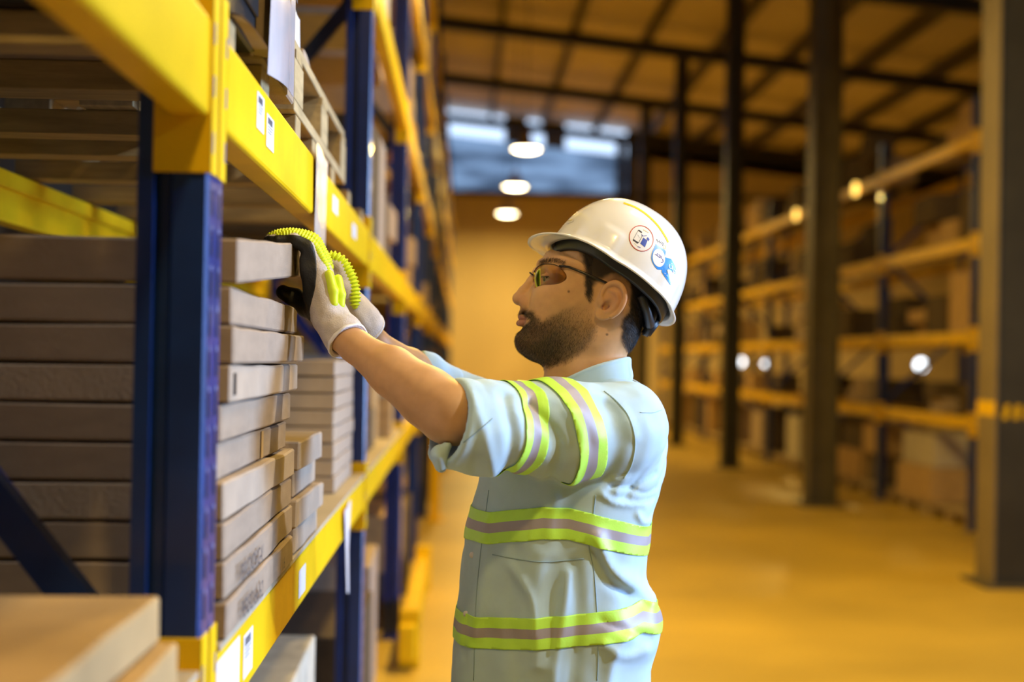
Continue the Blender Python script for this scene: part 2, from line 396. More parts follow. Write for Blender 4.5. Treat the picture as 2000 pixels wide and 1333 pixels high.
# the deck sheets on the lower beams of the near bays
for (a, c, lab) in ((-1.03, 1.725, 'plywood deck sheet under the cartons in front of the near post'), (1.875, 4.63, 'plywood deck sheet under the tall stack of flat cartons'), (4.77, 7.53, 'plywood deck sheet in the bay beyond the second post')):
    s = MB(); s.box(LX + .004, LX - .78, a, c, 1.1085, 1.1175, 'sheet', .001); tag(s.build('deck_sheet'), lab, 'shelf deck', 'deck sheets on the lower beams')
    # a grey edging sheet folded over the beam
DZ = 1.119
text_jobs = []
stack = []
z = DZ; P = .0524
posn = ['bottom', 'second from the bottom', 'third from the bottom', 'fourth from the bottom', 'fifth from the bottom', 'sixth from the bottom', 'seventh from the bottom', 'eighth from the bottom', 'ninth from the bottom', 'tenth from the bottom']
offs = [.008, .004, .001, .003, -.010, -.003, .006, .011, .004, .003]
ends = [2.63, 2.65, 2.64, 2.65, 2.62, 2.63, 2.68, 2.70, 2.67, 2.66]
for i in range(9):
    hh = P - .0022
    mm = 'card' if i not in (3, 6) else 'card_b'
    extra = {0: ', with handwriting on its side', 1: ', with handwriting on its side', 6: ', with a dark hand slot'}.get(i, '')
    o = carton('flat_carton', LX + offs[i], LX - .62 + offs[i], 1.905, ends[i], z, hh, mm,
               'flat brown carton, %s in the tall stack%s' % (posn[i], extra), 'tall stack of flat cartons', rotz=random.uniform(-.006, .006), wob=.0016)
    stack.append(o); z += P
ztop = z
# the lifted top carton: its far end is raised
bm = carton_mesh(.74, .62, .060, 'card', .0012); s = MB(); s.bm(bm, 'card')
o = s.build('flat_carton'); o.rotation_euler = (math.radians(4.0), 0, 0)
o.location = (LX - .31 + .014, 1.905 + .37, ztop + .0005 + .37 * math.tan(math.radians(4.0)) + .002)
tag(o, 'flat brown carton on top of the tall stack, lifted by the gloved hands', 'carton', 'tall stack of flat cartons')
TOPBOX = o
# dark hand slot
s = MB(); s.box(-.0006, .0012, -.008, .008, .010, .040, 'black', .0004); o = s.build('hand_slot', stack[6]); o.location = (.31 + .0012, -(ends[6] - 1.905) / 2 + .03, 0)

# a tape seam on carton 5
s = MB(); s.box(-.0004, .0008, -.010, .010, .002, .046, 'card_c', .0004); o = s.build('tape_seam', stack[4]); o.location = (.311, .06, 0)

def text_obj(name, body, size, origin, xdir, ydir, m, parent=None, shear=0.0, off=0.0):
    cu = bpy.data.curves.new(name, 'FONT'); cu.body = body; cu.size = size; cu.shear = shear; cu.offset = off; cu.resolution_u = 3
    tmp = bpy.data.objects.new('t', cu); COL.objects.link(tmp)
    dg = bpy.context.evaluated_depsgraph_get(); me = bpy.data.meshes.new_from_object(tmp.evaluated_get(dg))
    bpy.data.objects.remove(tmp); bpy.data.curves.remove(cu)
    X = Vector(xdir).normalized(); Yd = Vector(ydir).normalized(); Z = X.cross(Yd)
    me.transform(Matrix(((X.x, Yd.x, Z.x, origin[0]), (X.y, Yd.y, Z.y, origin[1]), (X.z, Yd.z, Z.z, origin[2]), (0, 0, 0, 1))))
    me.materials.clear(); me.materials.append(M[m] if isinstance(m, str) else m)
    o = link(name, me, parent)
    return o
def wtext(parent, body, size, x, y, z, name='handwriting'):
    o = text_obj(name, body, size, (x, y, z), (0, 1, 0), (0, 0, 1), 'ink', parent, .25, .0)
    o.matrix_parent_inverse = Matrix.Translation(-parent.location)      # children keep world coordinates
    return o
wtext(stack[1], 'PBRCUOKGA!', .037, LX + .0105, 1.985, DZ + P + .009)
wtext(stack[0], 'PEREC//6x/62.', .037, LX + .0145, 1.985, DZ + .010)
wtext(stack[0], '1.6.', .030, LX + .0145, 2.42, DZ + .014)

# small stack just beyond, four cartons
z = DZ
for i, (dx, y0, y1, h) in enumerate([(.002, 2.72, 3.12, .052), (.010, 2.70, 3.13, .055), (-.004, 2.73, 3.10, .054), (.012, 2.70, 3.06, .058)]):
    carton('flat_carton', LX + dx, LX - .42 + dx, y0, y1, z, h - .002, 'card_b', 'pale flat carton, %s of the short stack of four' % ['lowest', 'second', 'third', 'topmost'][i], 'short stack of flat cartons', rotz=random.uniform(-.02, .02)); z += h
z = DZ
for i in range(8):
    carton('flat_carton', LX - .035, LX - .60, 3.93, 4.55, z, .044, 'card_b', 'flat carton in the stack beside the second post, %s' % posn[i], 'stack of flat cartons by the second post', rotz=random.uniform(-.01, .01)); z += .0460
# the two cartons nearest the camera
for i, (x, y1, z0) in enumerate([(.018, 1.63, DZ), (-.002, 1.62, DZ + .054)]):
    carton('flat_carton', LX - .02 + x, LX - .66 + x, .78, y1, z0, .052, 'card_c', 'flat carton in front of the near post, %s of the two' % ['lower', 'upper'][i], 'two flat cartons in front of the post', rotz=0)  # amber lamplight on their tops is put into the cardboard colour

# timber bearers laid across the upper beams
for i, (y, wd) in enumerate([(0.4, .09), (1.0, .09), (1.5, .09), (1.93, .07), (2.26, .09), (2.72, .08), (3.02, .08), (3.45, .09), (3.95, .09), (4.45, .09)]):
    s = MB(); s.box(LX - .012, LX - .77, y, y + wd, 1.9115, 1.958, 'wood', .002)
    lab = 'timber bearer across the upper beams, %s from the camera, seen from below' % nth[i]
    tag(s.build('timber_bearer'), lab, 'timber', 'timber bearers across the upper beams')
# pallet and a black crate on top of the bearers
def pallet(loc, L_, Dp, label, group=None):
    t = empty('wooden_pallet', loc, label, 'pallet', group)
    for i in range(3):
        s = MB(); x = (-Dp / 2 + .05, 0, Dp / 2 - .05)[i]; s.box(x - .05, x + .05, -L_ / 2, L_ / 2, 0, .022, 'wood_y', .002); s.build('bottom_board', t)
        for j in range(3):
            y = (-L_ / 2 + .07, 0, L_ / 2 - .07)[j]; s = MB(); s.box(x - .05, x + .05, y - .07, y + .07, .0225, .10, 'wood_y', .002); s.build('block', t)
    for j in range(3):
        y = (-L_ / 2 + .07, 0, L_ / 2 - .07)[j]; s = MB(); s.box(-Dp / 2, Dp / 2, y - .05, y + .05, .1005, .12, 'wood', .002); s.build('stringer_board', t)
    for j in range(6):
        x = -Dp / 2 + .05 + (Dp - .1) * j / 5; s = MB(); s.box(x - .045, x + .045, -L_ / 2, L_ / 2, .1205, .142, 'wood_y', .002); s.build('top_board', t)
    return t
pallet((LX - .36, 3.25, 1.9585), 1.15, .70, 'wooden pallet on the upper beams between the first and second posts')
pallet((LX - .36, 1.0, 1.9585), 1.15, .70, 'wooden pallet on the upper beams nearest the camera')
s = MB(); s.box(-.34, .34, -.145, .145, 0, .34, 'black', .008); s.box(-.35, .35, -.155, .155, .33, .355, 'black', .004); s.box(.34, .346, -.12, .12, .05, .28, 'black', .002)
o = s.build('black_crate'); o.location = (LX - .350, 2.04, 1.9585); tag(o, 'black plastic crate on the upper beams right beside the first post', 'crate')
carton('carton', LX - .005, LX - .66, 2.215, 2.62, 1.9585, .38, 'card', 'brown carton beside the black crate, behind the hanging document pouch', 'cartons on the upper beams', 0)
s = MB(); s.box(LX - .005, LX - .08, 1.90, 2.26, 1.912, 1.9575, 'wood_y', .002)
# cardboard scraps lying on the beam
def sheet(name, pts, th, m, label, cat, grid=8, curl=0.0, parent=None, group=None):
    """a thin sheet through four corners, with thickness and a little curl"""
    a, b2, c, d = [Vector(p) for p in pts]; nrm = (b2 - a).cross(d - a).normalized(); vs = []; fs = []
    for k in (0, 1):
        for i in range(grid + 1):
            for j in range(grid + 1):
                u, v = i / grid, j / grid; p = (a * (1 - u) + b2 * u) * (1 - v) + (d * (1 - u) + c * u) * v
                p = p + nrm * (curl * math.sin(u * math.pi * 1.3 + v * 1.1) + k * th); vs.append(p)
    n1 = (grid + 1) ** 2
    for i in range(grid):
        for j in range(grid):
            q = i * (grid + 1) + j; fs.append((q, q + grid + 1, q + grid + 2, q + 1)); fs.append(tuple(n1 + t for t in (q, q + 1, q + grid + 2, q + grid + 1)))
    s = MB(); s.add(vs, fs, m); o = s.build(name, parent, True)
    if label: tag(o, label, cat, group)
    return o
fx = LX + .010
po = sheet('document_pouch', [(fx, 2.165, 1.925), (fx, 2.53, 1.956), (fx + .004, 2.52, 2.30), (fx + .004, 2.165, 2.30)], .0006, 'papergloss', 'white document in a clear pouch hanging beside the black crate', 'document pouch', curl=.006)
for k, (y, z0, hh, ww, m_) in enumerate([(2.26, 2.19, .05, .035, 'yellow'), (2.27, 2.175, .012, .03, 'ink'), (2.36, 2.15, .03, .05, 'slot'), (2.46, 2.10, .012, .05, 'ink'), (2.50, 2.16, .012, .04, 'ink')]):
    s = MB(); s.box(fx + .0105, fx + .0112, y - .07, y - .07 + ww, z0, z0 + hh, m_); s.build('printed_mark', po)
sheet('paper_sheet', [(fx + .012, 2.30, 2.14), (fx + .09, 2.62, 2.22), (fx + .05, 2.60, 2.52), (fx + .006, 2.27, 2.5)], .0006, 'papergloss', 'white paper sheet curling out above the document pouch', 'paper', curl=.02)
sheet('cardboard_scrap', [(LX + .004, 1.95, 1.960), (LX + .012, 2.22, 1.963), (LX - .018, 2.22, 1.966), (LX - .018, 1.95, 1.962)], .003, 'card_b', 'torn cardboard strip lying under the black crate', 'cardboard', curl=.003)
sheet('paper_sheet', [(LX - .030, 2.72, 2.115), (LX - .030, 2.95, 2.110), (LX - .034, 2.96, 2.195), (LX - .034, 2.74, 2.19)], .0006, 'paper', 'small white paper stuck on the open carton above the pallet', 'paper', curl=.004)
for k, (y0, y1, zz, hh, m_, lab) in enumerate([(2.66, 2.98, 2.102, .10, 'card', 'brown open carton at the near end of the wooden pallet'), (3.02, 3.30, 2.102, .05, 'card_b', 'low pale carton in the middle of the wooden pallet')]):
    carton('carton', LX - .04, LX - .5, y0, y1, zz, hh, m_, lab, 'cartons on the upper beams', .04)
s = MB()
for k in range(4): s.box(LX - .03 - k * .05, LX - .06 - k * .05, 2.75, 3.78, 2.155 + .0 * k, 2.185, 'wood_y', .002) if k == 0 else None

# labels on the beams
def beam_label(y0, y1, z0, z1, lab, m='paper', bars=True):
    s = MB(); s.box(LX + .0004, LX + .0011, y0, y1, z0, z1, m); o = s.build('shelf_label'); tag(o, lab, 'label', 'paper labels on the beams')
    if bars:
        s = MB(); hh = z1 - z0
        for q in range(9): s.box(LX + .0012, LX + .0015, y0 + (y1 - y0) * (.15 + .07 * q), y0 + (y1 - y0) * (.15 + .07 * q + (.02 if q % 3 else .035)), z1 - hh * .28, z1 - hh * .08, 'ink')
        for q in range(3): s.box(LX + .0012, LX + .0015, y0 + (y1 - y0) * .15, y1 - (y1 - y0) * (.2 + .1 * q), z1 - hh * (.36 + .09 * q), z1 - hh * (.34 + .09 * q), 'ink')
        s.build('print', o)
    return o
beam_label(2.13, 2.205, 1.838, 1.893, 'white bar code label on the upper beam, the one nearer the first post')
beam_label(2.235, 2.32, 1.826, 1.878, 'white bar code label on the upper beam, beside the other one')
beam_label(3.36, 3.50, 1.84, 1.88, 'small white tag on the upper beam above the gloved hands', bars=False)
beam_label(3.95, 4.10, 1.83, 1.87, 'small white tag on the upper beam near the second post', bars=False)
beam_label(2.10, 2.19, 1.02, 1.085, 'white bar code label on the lower beam under the tall stack')
beam_label(2.80, 2.92, 1.02, 1.075, 'small white label on the lower beam further from the first post', bars=False)
o = beam_label(1.87, 2.06, 1.005, 1.095, 'blank white paper sheet taped to the lower beam by the first post', bars=False); o.name = 'paper_notice'
beam_label(0.70, 0.86, 1.85, 1.905, 'white label on the upper beam in front of the near post', bars=False)
sheet('packing_tape_strip', [(LX + .003, 2.94, 1.73), (LX + .003, 3.20, 1.73), (LX + .004, 3.22, 1.935), (LX + .004, 2.92, 1.935)], .0005, 'tapeclear', 'clear packing tape strip hanging over the upper beam above the hands', 'tape', curl=.003)
sheet('paper_strip', [(LX + .004, 3.96, .84), (LX + .004, 3.99, .84), (LX + .006, 4.06, 1.09), (LX + .006, 3.76, 1.09)], .0005, 'paper', 'pointed white paper strip hanging from the lower beam near the second post', 'paper', curl=.004)

# general loads: cartons and pallets on every further shelf
CM = ['card', 'card_c', 'card_b', 'card_d', 'card_c', 'card_w']
CN = {'card': 'brown', 'card_c': 'amber', 'card_b': 'pale', 'card_d': 'dark', 'card_w': 'off-white'}
proto = {}
def load_box(x, y, z, dx, dy, dz, m, label, group, rz=0, name='carton', cat='carton'):
    key = (m, name)
    if key not in proto:
        s = MB(); s.box(-.5, .5, -.5, .5, 0, 1, m, .012); proto[key] = s.build(name); o = proto[key]
    else:
        o = proto[key].copy(); COL.objects.link(o)
    o.location = (x, y, z); o.scale = (dx, dy, dz); o.rotation_euler = (0, 0, rz)
    return tag(o, label, cat, group)
def fill(face, side, depth, ya, yb, z, gap, lab, grp, big=False, skip=0.0, deep=0.0):
    y = ya + .08; k = 0
    while y < yb - .3:
        wd = random.uniform(.35, .8) if not big else random.uniform(.7, 1.15)
        if y + wd > yb - .06: break
        if random.random() < skip: y += wd; continue
        n_ = random.choice([1, 1, 2]) ; zz = z; hh = min(gap - .12, random.uniform(.25, .6)) / n_ if not big else min(gap - .1, random.uniform(.5, .85)) / n_
        for q in range(n_):
            m = random.choice(CM); dd = min(depth - .1, random.uniform(.5, .85)) - deep
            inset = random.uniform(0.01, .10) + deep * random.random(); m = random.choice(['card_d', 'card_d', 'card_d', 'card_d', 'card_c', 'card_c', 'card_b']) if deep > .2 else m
            nm = 'sack' if (m == 'card_w' and big) else 'carton'
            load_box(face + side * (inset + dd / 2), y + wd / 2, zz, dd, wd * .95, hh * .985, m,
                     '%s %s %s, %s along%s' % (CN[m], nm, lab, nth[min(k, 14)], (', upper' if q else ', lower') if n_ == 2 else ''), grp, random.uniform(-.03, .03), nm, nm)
            zz += hh
        k += 1; y += wd + random.uniform(.02, .10)
shelfn = ['on the lowest shelf', 'on the second shelf', 'on the third shelf', 'on the fourth shelf', 'on the top shelf']
for bi in range(2, 11):
    ya, yb = LY[bi] + .06, LY[bi + 1] - .06
    if bi > 7 : continue
    for li in range(-1, 4):
        z = .005 if li < 0 else LV[li][1] + .001
        if li == 0 and bi == 2: z = 1.119
        gap = (LV[0][0] if li < 0 else (LV[li + 1][0] - LV[li][1]))
        lab = ('on the floor' if li < 0 else shelfn[li]) + ' of the near rack, bay %s' % ['two','three','four','five','six','seven','eight'][bi - 2]
        fill(LX - .0, -1, .78, ya, yb, z, gap, lab, 'loads in the near rack', big=li < 0)
for li in (2, 3):
    fill(LX, -1, .78, 1.87, 4.64, LV[li][1] + .001, .85, shelfn[li] + ' of the near rack, first bay', 'loads in the near rack')
fill(LX - .05, -1, .7, 1.9, 4.6, .005, 1.0, 'on the floor under the tall stack', 'loads in the near rack', big=True)
for bi in range(8):
    ya, yb = RY[bi] + .06, RY[bi + 1] - .06
    for li in range(-1, 4):
        z = .13 if li < 0 else RL[li][1] + .001
        gap = (RL[0][0] - .13 if li < 0 else ((RL[li + 1][0] - RL[li][1]) if li < 3 else .7))
        if li == 0: gap = .42
        lab = ('on the floor' if li < 0 else shelfn[li] if li < 3 else shelfn[4]) + ' of the far rack, %s bay' % nth[bi]
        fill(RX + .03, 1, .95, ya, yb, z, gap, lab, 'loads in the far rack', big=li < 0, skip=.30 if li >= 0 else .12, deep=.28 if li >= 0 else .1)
    for q in range(2):
        s = MB(); s.box(-.5, .5, -.6, .6, .10, .125, 'wood', .004)
        for yy in (-.55, 0, .55): s.box(-.5, .5, yy - .05, yy + .05, 0, .10, 'wood')
        o = s.build('wooden_pallet'); o.location = (RX + .55, ya + .68 + 1.35 * q, 0)
        tag(o, 'wooden pallet on the floor under the far rack, %s bay, %s one' % (nth[bi], ['nearer', 'further'][q]), 'pallet', 'pallets under the far rack')
# a second rack line further back, seen through the far rack
# yellow guard rails on the floor at the near rack
for i, (y0, y1, h_) in enumerate([(7.66, 10.3, .16), (13.0, 13.25, 1.25), (18.8, 19.05, 1.3)]):
    s = MB()
    if y1 - y0 > 1:
        s.box(LX + .03, LX + .11, y0 - .9, y1 - 1.0, .05, .22, 'yellow', .01)
        for yy in (y0 - .8, y1 - 1.15): s.box(LX + .03, LX + .13, yy, yy + .08, 0, .28, 'yellow', .006)
        lab = 'low yellow guard rail on the floor at the foot of the near rack'
    else:
        s.box(LX + .03, LX + .12, y0, y1, 0, h_, 'yellow', .01); s.box(LX + .0, LX + .16, y0 - .05, y1 + .05, 0, .02, 'yellow', .004); lab = 'tall yellow post guard at the near rack, %s one along the aisle' % ['', 'first', 'second'][i]
    tag(s.build('guard_rail' if i == 0 else 'post_guard'), lab, 'guard')
load_box(LX - .08, 7.2, .005 + .3, .2, .5, .3, 'red', 'red wrapped parcel low in the near rack, beyond the second post', 'red parcel', 0, 'parcel', 'parcel') if False else None
# round lamps seen through the far rack, added glowing glints on its beam
for i, (x, y, z, lab) in enumerate([(6.1, 31.1, 1.50, 'small white lamp glowing behind the far rack, the one furthest along'), (6.4, 29.9, 1.50, 'small bright white lamp glowing behind the far rack, in the middle'), (6.5, 20.0, 1.50, 'small white lamp glowing behind the far rack, nearest of the white ones')]):
    t = empty('floor_lamp', (x, y, 0), lab, 'lamp', 'white lamps behind the far rack')
    s = MB(); s.lathe([(.001, .05), (.09, .045), (.10, 0), (.10, -.05), (.06, -.09), (.001, -.10)], 'lampshade'); q = s.build('lamp_head', t, True); q.location = (0, 0, z); 
    s = MB(); s.lathe([(.001, .0), (.085, .0)], 'whitelamp'); q.rotation_euler = (Vector((0, 0, 1)).rotation_difference(Vector((-x, -y, 0)).normalized())).to_euler()
    g = s.build('lens', t); g.rotation_euler = q.rotation_euler; g.location = Vector((0, 0, z)) + Vector((-x, -y, 0)).normalized() * .052
    s = MB(); s.box(-.02, .02, -.02, .02, 0, z - .09, 'steel'); s.box(-.2, .2, -.2, .2, 0, .02, 'steel'); s.build('stand', t)
for i, (y, lab) in enumerate([(16.6, 'amber glint disc on the top beam of the far rack, the nearer one'), (19.6, 'amber glint disc on the top beam of the far rack, the further one')]):
    t = empty('amber_glint', (RX - .004, y, 3.56), lab, 'lamp', 'amber glint discs on the far rack')
    s = MB(); s.lathe([(.001, .03), (.075, .025), (.08, 0)], 'beamglint'); q = s.build('lens', t, True); q.rotation_euler = (0, -math.pi / 2, 0)  # glowing disc added in place of a reflection on the beam

# ================================================================== the worker
# everything of the figure is modelled in the camera's axes (right, forward, up) in metres and turned into world space when meshed
def L3(px, py, d):                     # a point of the photograph at distance d
    return np.array([(px - 1000) / FPX * d, d, (666.5 - py) / FPX * d])
EYEn = np.array(EYE)
def to_world(v): return np.asarray(v, dtype=np.float64) @ C2Wn.T + EYEn
def to_cam(v): return (np.asarray(v, dtype=np.float64) - EYEn) @ C2Wn

class Grid:
    def __init__(s, lo, hi, h):
        s.lo = np.array(lo, float); s.h = h; s.n = np.ceil((np.array(hi) - s.lo) / h).astype(int) + 1
        s.X = (s.lo[0] + h * np.arange(s.n[0], dtype=np.float32))[:, None, None].astype(np.float32)
        s.Y = (s.lo[1] + h * np.arange(s.n[1], dtype=np.float32))[None, :, None].astype(np.float32)
        s.Z = (s.lo[2] + h * np.arange(s.n[2], dtype=np.float32))[None, None, :].astype(np.float32)
    def ell(s, c, r):
        k = np.sqrt(((s.X - c[0]) / r[0]) ** 2 + ((s.Y - c[1]) / r[1]) ** 2 + ((s.Z - c[2]) / r[2]) ** 2)
        return (k - 1) * min(r)
    def cap(s, a, b, ra, rb, sq=(1, 1, 1)):
        a = np.array(a, float); b = np.array(b, float); sx, sy, sz = sq
        d = (b - a) * np.array(sq); L2 = float(d @ d) + 1e-12
        px, py, pz = (s.X - a[0]) * sx, (s.Y - a[1]) * sy, (s.Z - a[2]) * sz
        t = np.clip((px * d[0] + py * d[1] + pz * d[2]) / L2, 0, 1)
        return np.sqrt((px - t * d[0]) ** 2 + (py - t * d[1]) ** 2 + (pz - t * d[2]) ** 2) - (ra + (rb - ra) * t)
    def chain(s, pts, rs, k=0.01, sq=(1, 1, 1)):
        F = None
        for i in range(len(pts) - 1):
            f = s.cap(pts[i], pts[i + 1], rs[i], rs[i + 1], sq); F = f if F is None else smin(F, f, k)
        return F
def smin(a, b, k):
    h = np.clip(0.5 + 0.5 * (b - a) / k, 0, 1); return b * (1 - h) + a * h - k * h * (1 - h)
def smax(a, b, k): return -smin(-a, -b, k)
def spline(pts, n=8, closed=True):
    P = np.array(pts, float); m = len(P); out = []
    for i in range(m if closed else m - 1):
        if closed: p0, p1, p2, p3 = P[i - 1], P[i], P[(i + 1) % m], P[(i + 2) % m]
        else: p0, p1, p2, p3 = P[max(i - 1, 0)], P[i], P[i + 1], P[min(i + 2, m - 1)]
        for j in range(n):
            t = j / n; out.append(0.5 * (2 * p1 + (p2 - p0) * t + (2 * p0 - 5 * p1 + 4 * p2 - p3) * t * t + (3 * p1 - p0 - 3 * p2 + p3) * t ** 3))
    if not closed: out.append(P[-1])
    return np.array(out)
def poly_sdf(poly, X, Z):              # signed distance, negative inside
    d = np.full(np.broadcast(X, Z).shape, 1e9); inside = np.zeros(d.shape, bool); n = len(poly)
    for i in range(n):
        a = poly[i]; b = poly[(i + 1) % n]; e = b - a; wx = X - a[0]; wz = Z - a[1]
        t = np.clip((wx * e[0] + wz * e[1]) / (e @ e + 1e-15), 0, 1)
        d = np.minimum(d, (wx - t * e[0]) ** 2 + (wz - t * e[1]) ** 2)
        if a[1] != b[1]:
            c = ((a[1] > Z) != (b[1] > Z)) & (X < (b[0] - a[0]) * (Z - a[1]) / (b[1] - a[1]) + a[0]); inside ^= c
    d = np.sqrt(d); return np.where(inside, -d, d).astype(np.float32)
def inflate(g, poly, y0, W, R, p=2.0):     # a silhouette in the x-z plane given a rounded body of half width W
    s = -poly_sdf(poly, g.X[:, 0, :], g.Z[:, 0, :])[:, None, :]
    u = np.maximum((R - s) / R, 0)
    q = (u ** p + (np.abs(g.Y - y0) / W) ** p)
    return (q ** (1 / p) - 1) * min(R, float(np.min(W)))
def wobble(X, Y, Z, f, seed, n=9, aniso=(1, 1, 1)):
    r = np.random.RandomState(seed); o = 0
    for _ in range(n):
        k = r.normal(size=3) * np.array(aniso); k *= f * r.uniform(.5, 1.5) / np.linalg.norm(k / np.array(aniso)); o = o + np.sin(k[0] * X + k[1] * Y + k[2] * Z + r.uniform(0, 6.28))
    return o / n ** .5
def nets(F, g):
    S = F < 0
    nx, ny, nz = F.shape
    corners = [(i, j, k) for i in (0, 1) for j in (0, 1) for k in (0, 1)]
    cnt = np.zeros((nx - 1, ny - 1, nz - 1), np.int8)
    for i, j, k in corners: cnt += S[i:nx - 1 + i, j:ny - 1 + j, k:nz - 1 + k]
    act = (cnt > 0) & (cnt < 8); idx = np.argwhere(act); I, J, K = idx.T
    ids = -np.ones(act.shape, np.int64); ids[act] = np.arange(len(idx))
    vals = {c: F[I + c[0], J + c[1], K + c[2]].astype(np.float64) for c in corners}
    acc = np.zeros((len(idx), 3)); num = np.zeros(len(idx))
    for c in corners:
        for ax in range(3):
            if c[ax] == 0:
                e = list(c); e[ax] = 1; e = tuple(e); a, b = vals[c], vals[e]; m = (a < 0) != (b < 0)
                t = np.where(m, a / np.where(m, a - b, 1), 0)
                p = np.tile(np.array(c, float), (len(idx), 1)); p[:, ax] += t; acc[m] += p[m]; num[m] += 1
    V = (idx + acc / num[:, None]) * g.h + g.lo
    quads = []
    for ax in range(3):
        o1, o2 = [(1, 2), (2, 0), (0, 1)][ax]
        sl0 = [slice(None)] * 3; sl1 = [slice(None)] * 3; sl0[ax] = slice(0, -1); sl1[ax] = slice(1, None)
        A = S[tuple(sl0)]; B = S[tuple(sl1)]; E = np.argwhere(A != B)
        E = E[(E[:, o1] > 0) & (E[:, o2] > 0) & (E[:, o1] < F.shape[o1] - 1) & (E[:, o2] < F.shape[o2] - 1)]
        q = []
        for d1, d2 in ((-1, -1), (0, -1), (0, 0), (-1, 0)):
            c = E.copy(); c[:, o1] += d1; c[:, o2] += d2; q.append(ids[c[:, 0], c[:, 1], c[:, 2]])
        q = np.stack(q, 1); fl = ~A[E[:, 0], E[:, 1], E[:, 2]]; q[fl] = q[fl][:, ::-1]; quads.append(q)
    Q = np.concatenate(quads); Q = Q[(Q >= 0).all(1)]
    return V, Q
def relax(V, Q, it=2, lam=.5):
    for _ in range(it):
        acc = np.zeros_like(V); num = np.zeros(len(V))
        for a, b in ((0, 1), (1, 2), (2, 3), (3, 0)):
            np.add.at(acc, Q[:, a], V[Q[:, b]]); np.add.at(acc, Q[:, b], V[Q[:, a]]); np.add.at(num, Q[:, a], 1); np.add.at(num, Q[:, b], 1)
        V = V + lam * (acc / np.maximum(num, 1)[:, None] - V)
    return V
def mesh_from(name, V, Q, mats, parent, cols=None, mi=None, world=True):
    me = bpy.data.meshes.new(name); W = to_world(V) if world else V
    me.vertices.add(len(W)); me.vertices.foreach_set('co', W.astype(np.float32).ravel())
    Q = np.asarray(Q); me.loops.add(Q.size); me.loops.foreach_set('vertex_index', Q.astype(np.int32).ravel())
    me.polygons.add(len(Q)); me.polygons.foreach_set('loop_start', np.arange(0, Q.size, Q.shape[1], dtype=np.int32))
    for m in mats: me.materials.append(M[m] if isinstance(m, str) else m)
    if mi is not None: me.polygons.foreach_set('material_index', mi.astype(np.int32))
    me.polygons.foreach_set('use_smooth', np.ones(len(Q), bool)); me.update(calc_edges=True); me.validate()
    if cols is not None:
        at = me.color_attributes.new('col', 'FLOAT_COLOR', 'POINT'); at.data.foreach_set('color', np.hstack([cols, np.ones((len(cols), 1))]).astype(np.float32).ravel())
    o = link(name, me, parent)
    if parent is not None: o.matrix_parent_inverse = Matrix.Translation(-PL)
    return o
def mbcam(mb, name, parent, smooth=True, **k):      # an MB collected in camera axes
    mb.v = [tuple(to_world(v)) for v in mb.v]; o = mb.build(name, parent, smooth)
    if parent is not None: o.matrix_parent_inverse = Matrix.Translation(-PL)
    return o

M['skin'] = mat('skin', (0.6, 0.35, 0.2), 0.5, var=0.10, scale=55, bump=0.05, bscale=800, attr='col', sss=0.12, spec=0.4)
M['hair'] = mat('hair', (0.010, 0.008, 0.008), 0.5, var=0.4, scale=200)
M['beard'] = mat('beard_hair', (0.030, 0.018, 0.009), 0.55, var=0.4, scale=200)
M['shirt'] = mat('shirt_cotton', (0.47, 0.65, 0.77), 0.85, var=0.07, scale=26, bump=0.05, bscale=900, sheen=0.1)
M['shirt_dark'] = mat('shirt_seam', (0.26, 0.38, 0.46), 0.9)
M['lime'] = mat('lime_reflective_tape', (0.56, 0.98, 0.10), 0.5, var=0.06, scale=30, bump=0.04, bscale=300)
M['silver'] = mat('silver_reflective_tape', (0.40, 0.36, 0.40), 0.5, 0.1, var=0.08, scale=30)
M['navy'] = mat('navy_trousers', (0.015, 0.022, 0.05), 0.85, var=0.2, scale=15, bump=0.1)
M['boot'] = mat('boot_leather', (0.05, 0.03, 0.02), 0.5, bump=0.1)
M['knit'] = mat('glove_knit', (0.62, 0.56, 0.55), 0.9, var=0.15, scale=60, bump=0.25, bscale=420)
M['coating'] = mat('glove_coating', (0.012, 0.012, 0.013), 0.55, bump=0.15, bscale=300)
M['neon'] = mat('neon_glove_rubber', (0.74, 0.92, 0.03), 0.45, var=0.08, scale=40)
M['hat'] = mat('white_hat_shell', (0.84, 0.82, 0.78), 0.22, var=0.03, scale=6, coat=0.5)
M['hatyellow'] = mat('yellow_ridge', (0.85, 0.62, 0.02), 0.35)
M['strap'] = mat('black_strap', (0.02, 0.022, 0.03), 0.4)
M['sred'] = mat('sticker_red', (0.50, 0.03, 0.01), 0.4); M['swhite'] = mat('sticker_white', (0.80, 0.78, 0.76), 0.35)
M['sblue'] = mat('sticker_blue', (0.02, 0.24, 0.75), 0.35); M['sviolet'] = mat('sticker_violet', (0.04, 0.03, 0.28), 0.4)
M['sgold'] = mat('sticker_gold', (0.55, 0.40, 0.03), 0.4); M['navyblock'] = mat('sticker_navy', (0.03, 0.07, 0.38), 0.4)
M['eyewhite'] = mat('eye', (0.7, 0.66, 0.6), 0.15); M['iris'] = mat('iris', (0.03, 0.015, 0.01), 0.1)
M['frame'] = mat('glasses_frame', (0.03, 0.02, 0.02), 0.2, 0.3)
ln = bpy.data.materials.new('tinted_lens'); ln.use_nodes = True; nt = ln.node_tree; nt.nodes.clear()
o_ = nt.nodes.new('ShaderNodeOutputMaterial'); t_ = nt.nodes.new('ShaderNodeBsdfTransparent'); g_ = nt.nodes.new('ShaderNodeBsdfGlossy'); mx = nt.nodes.new('ShaderNodeMixShader'); fr = nt.nodes.new('ShaderNodeFresnel')
t_.inputs[0].default_value = (0.93, 0.86, 0.70, 1); g_.inputs['Roughness'].default_value = .03; fr.inputs[0].default_value = 1.35
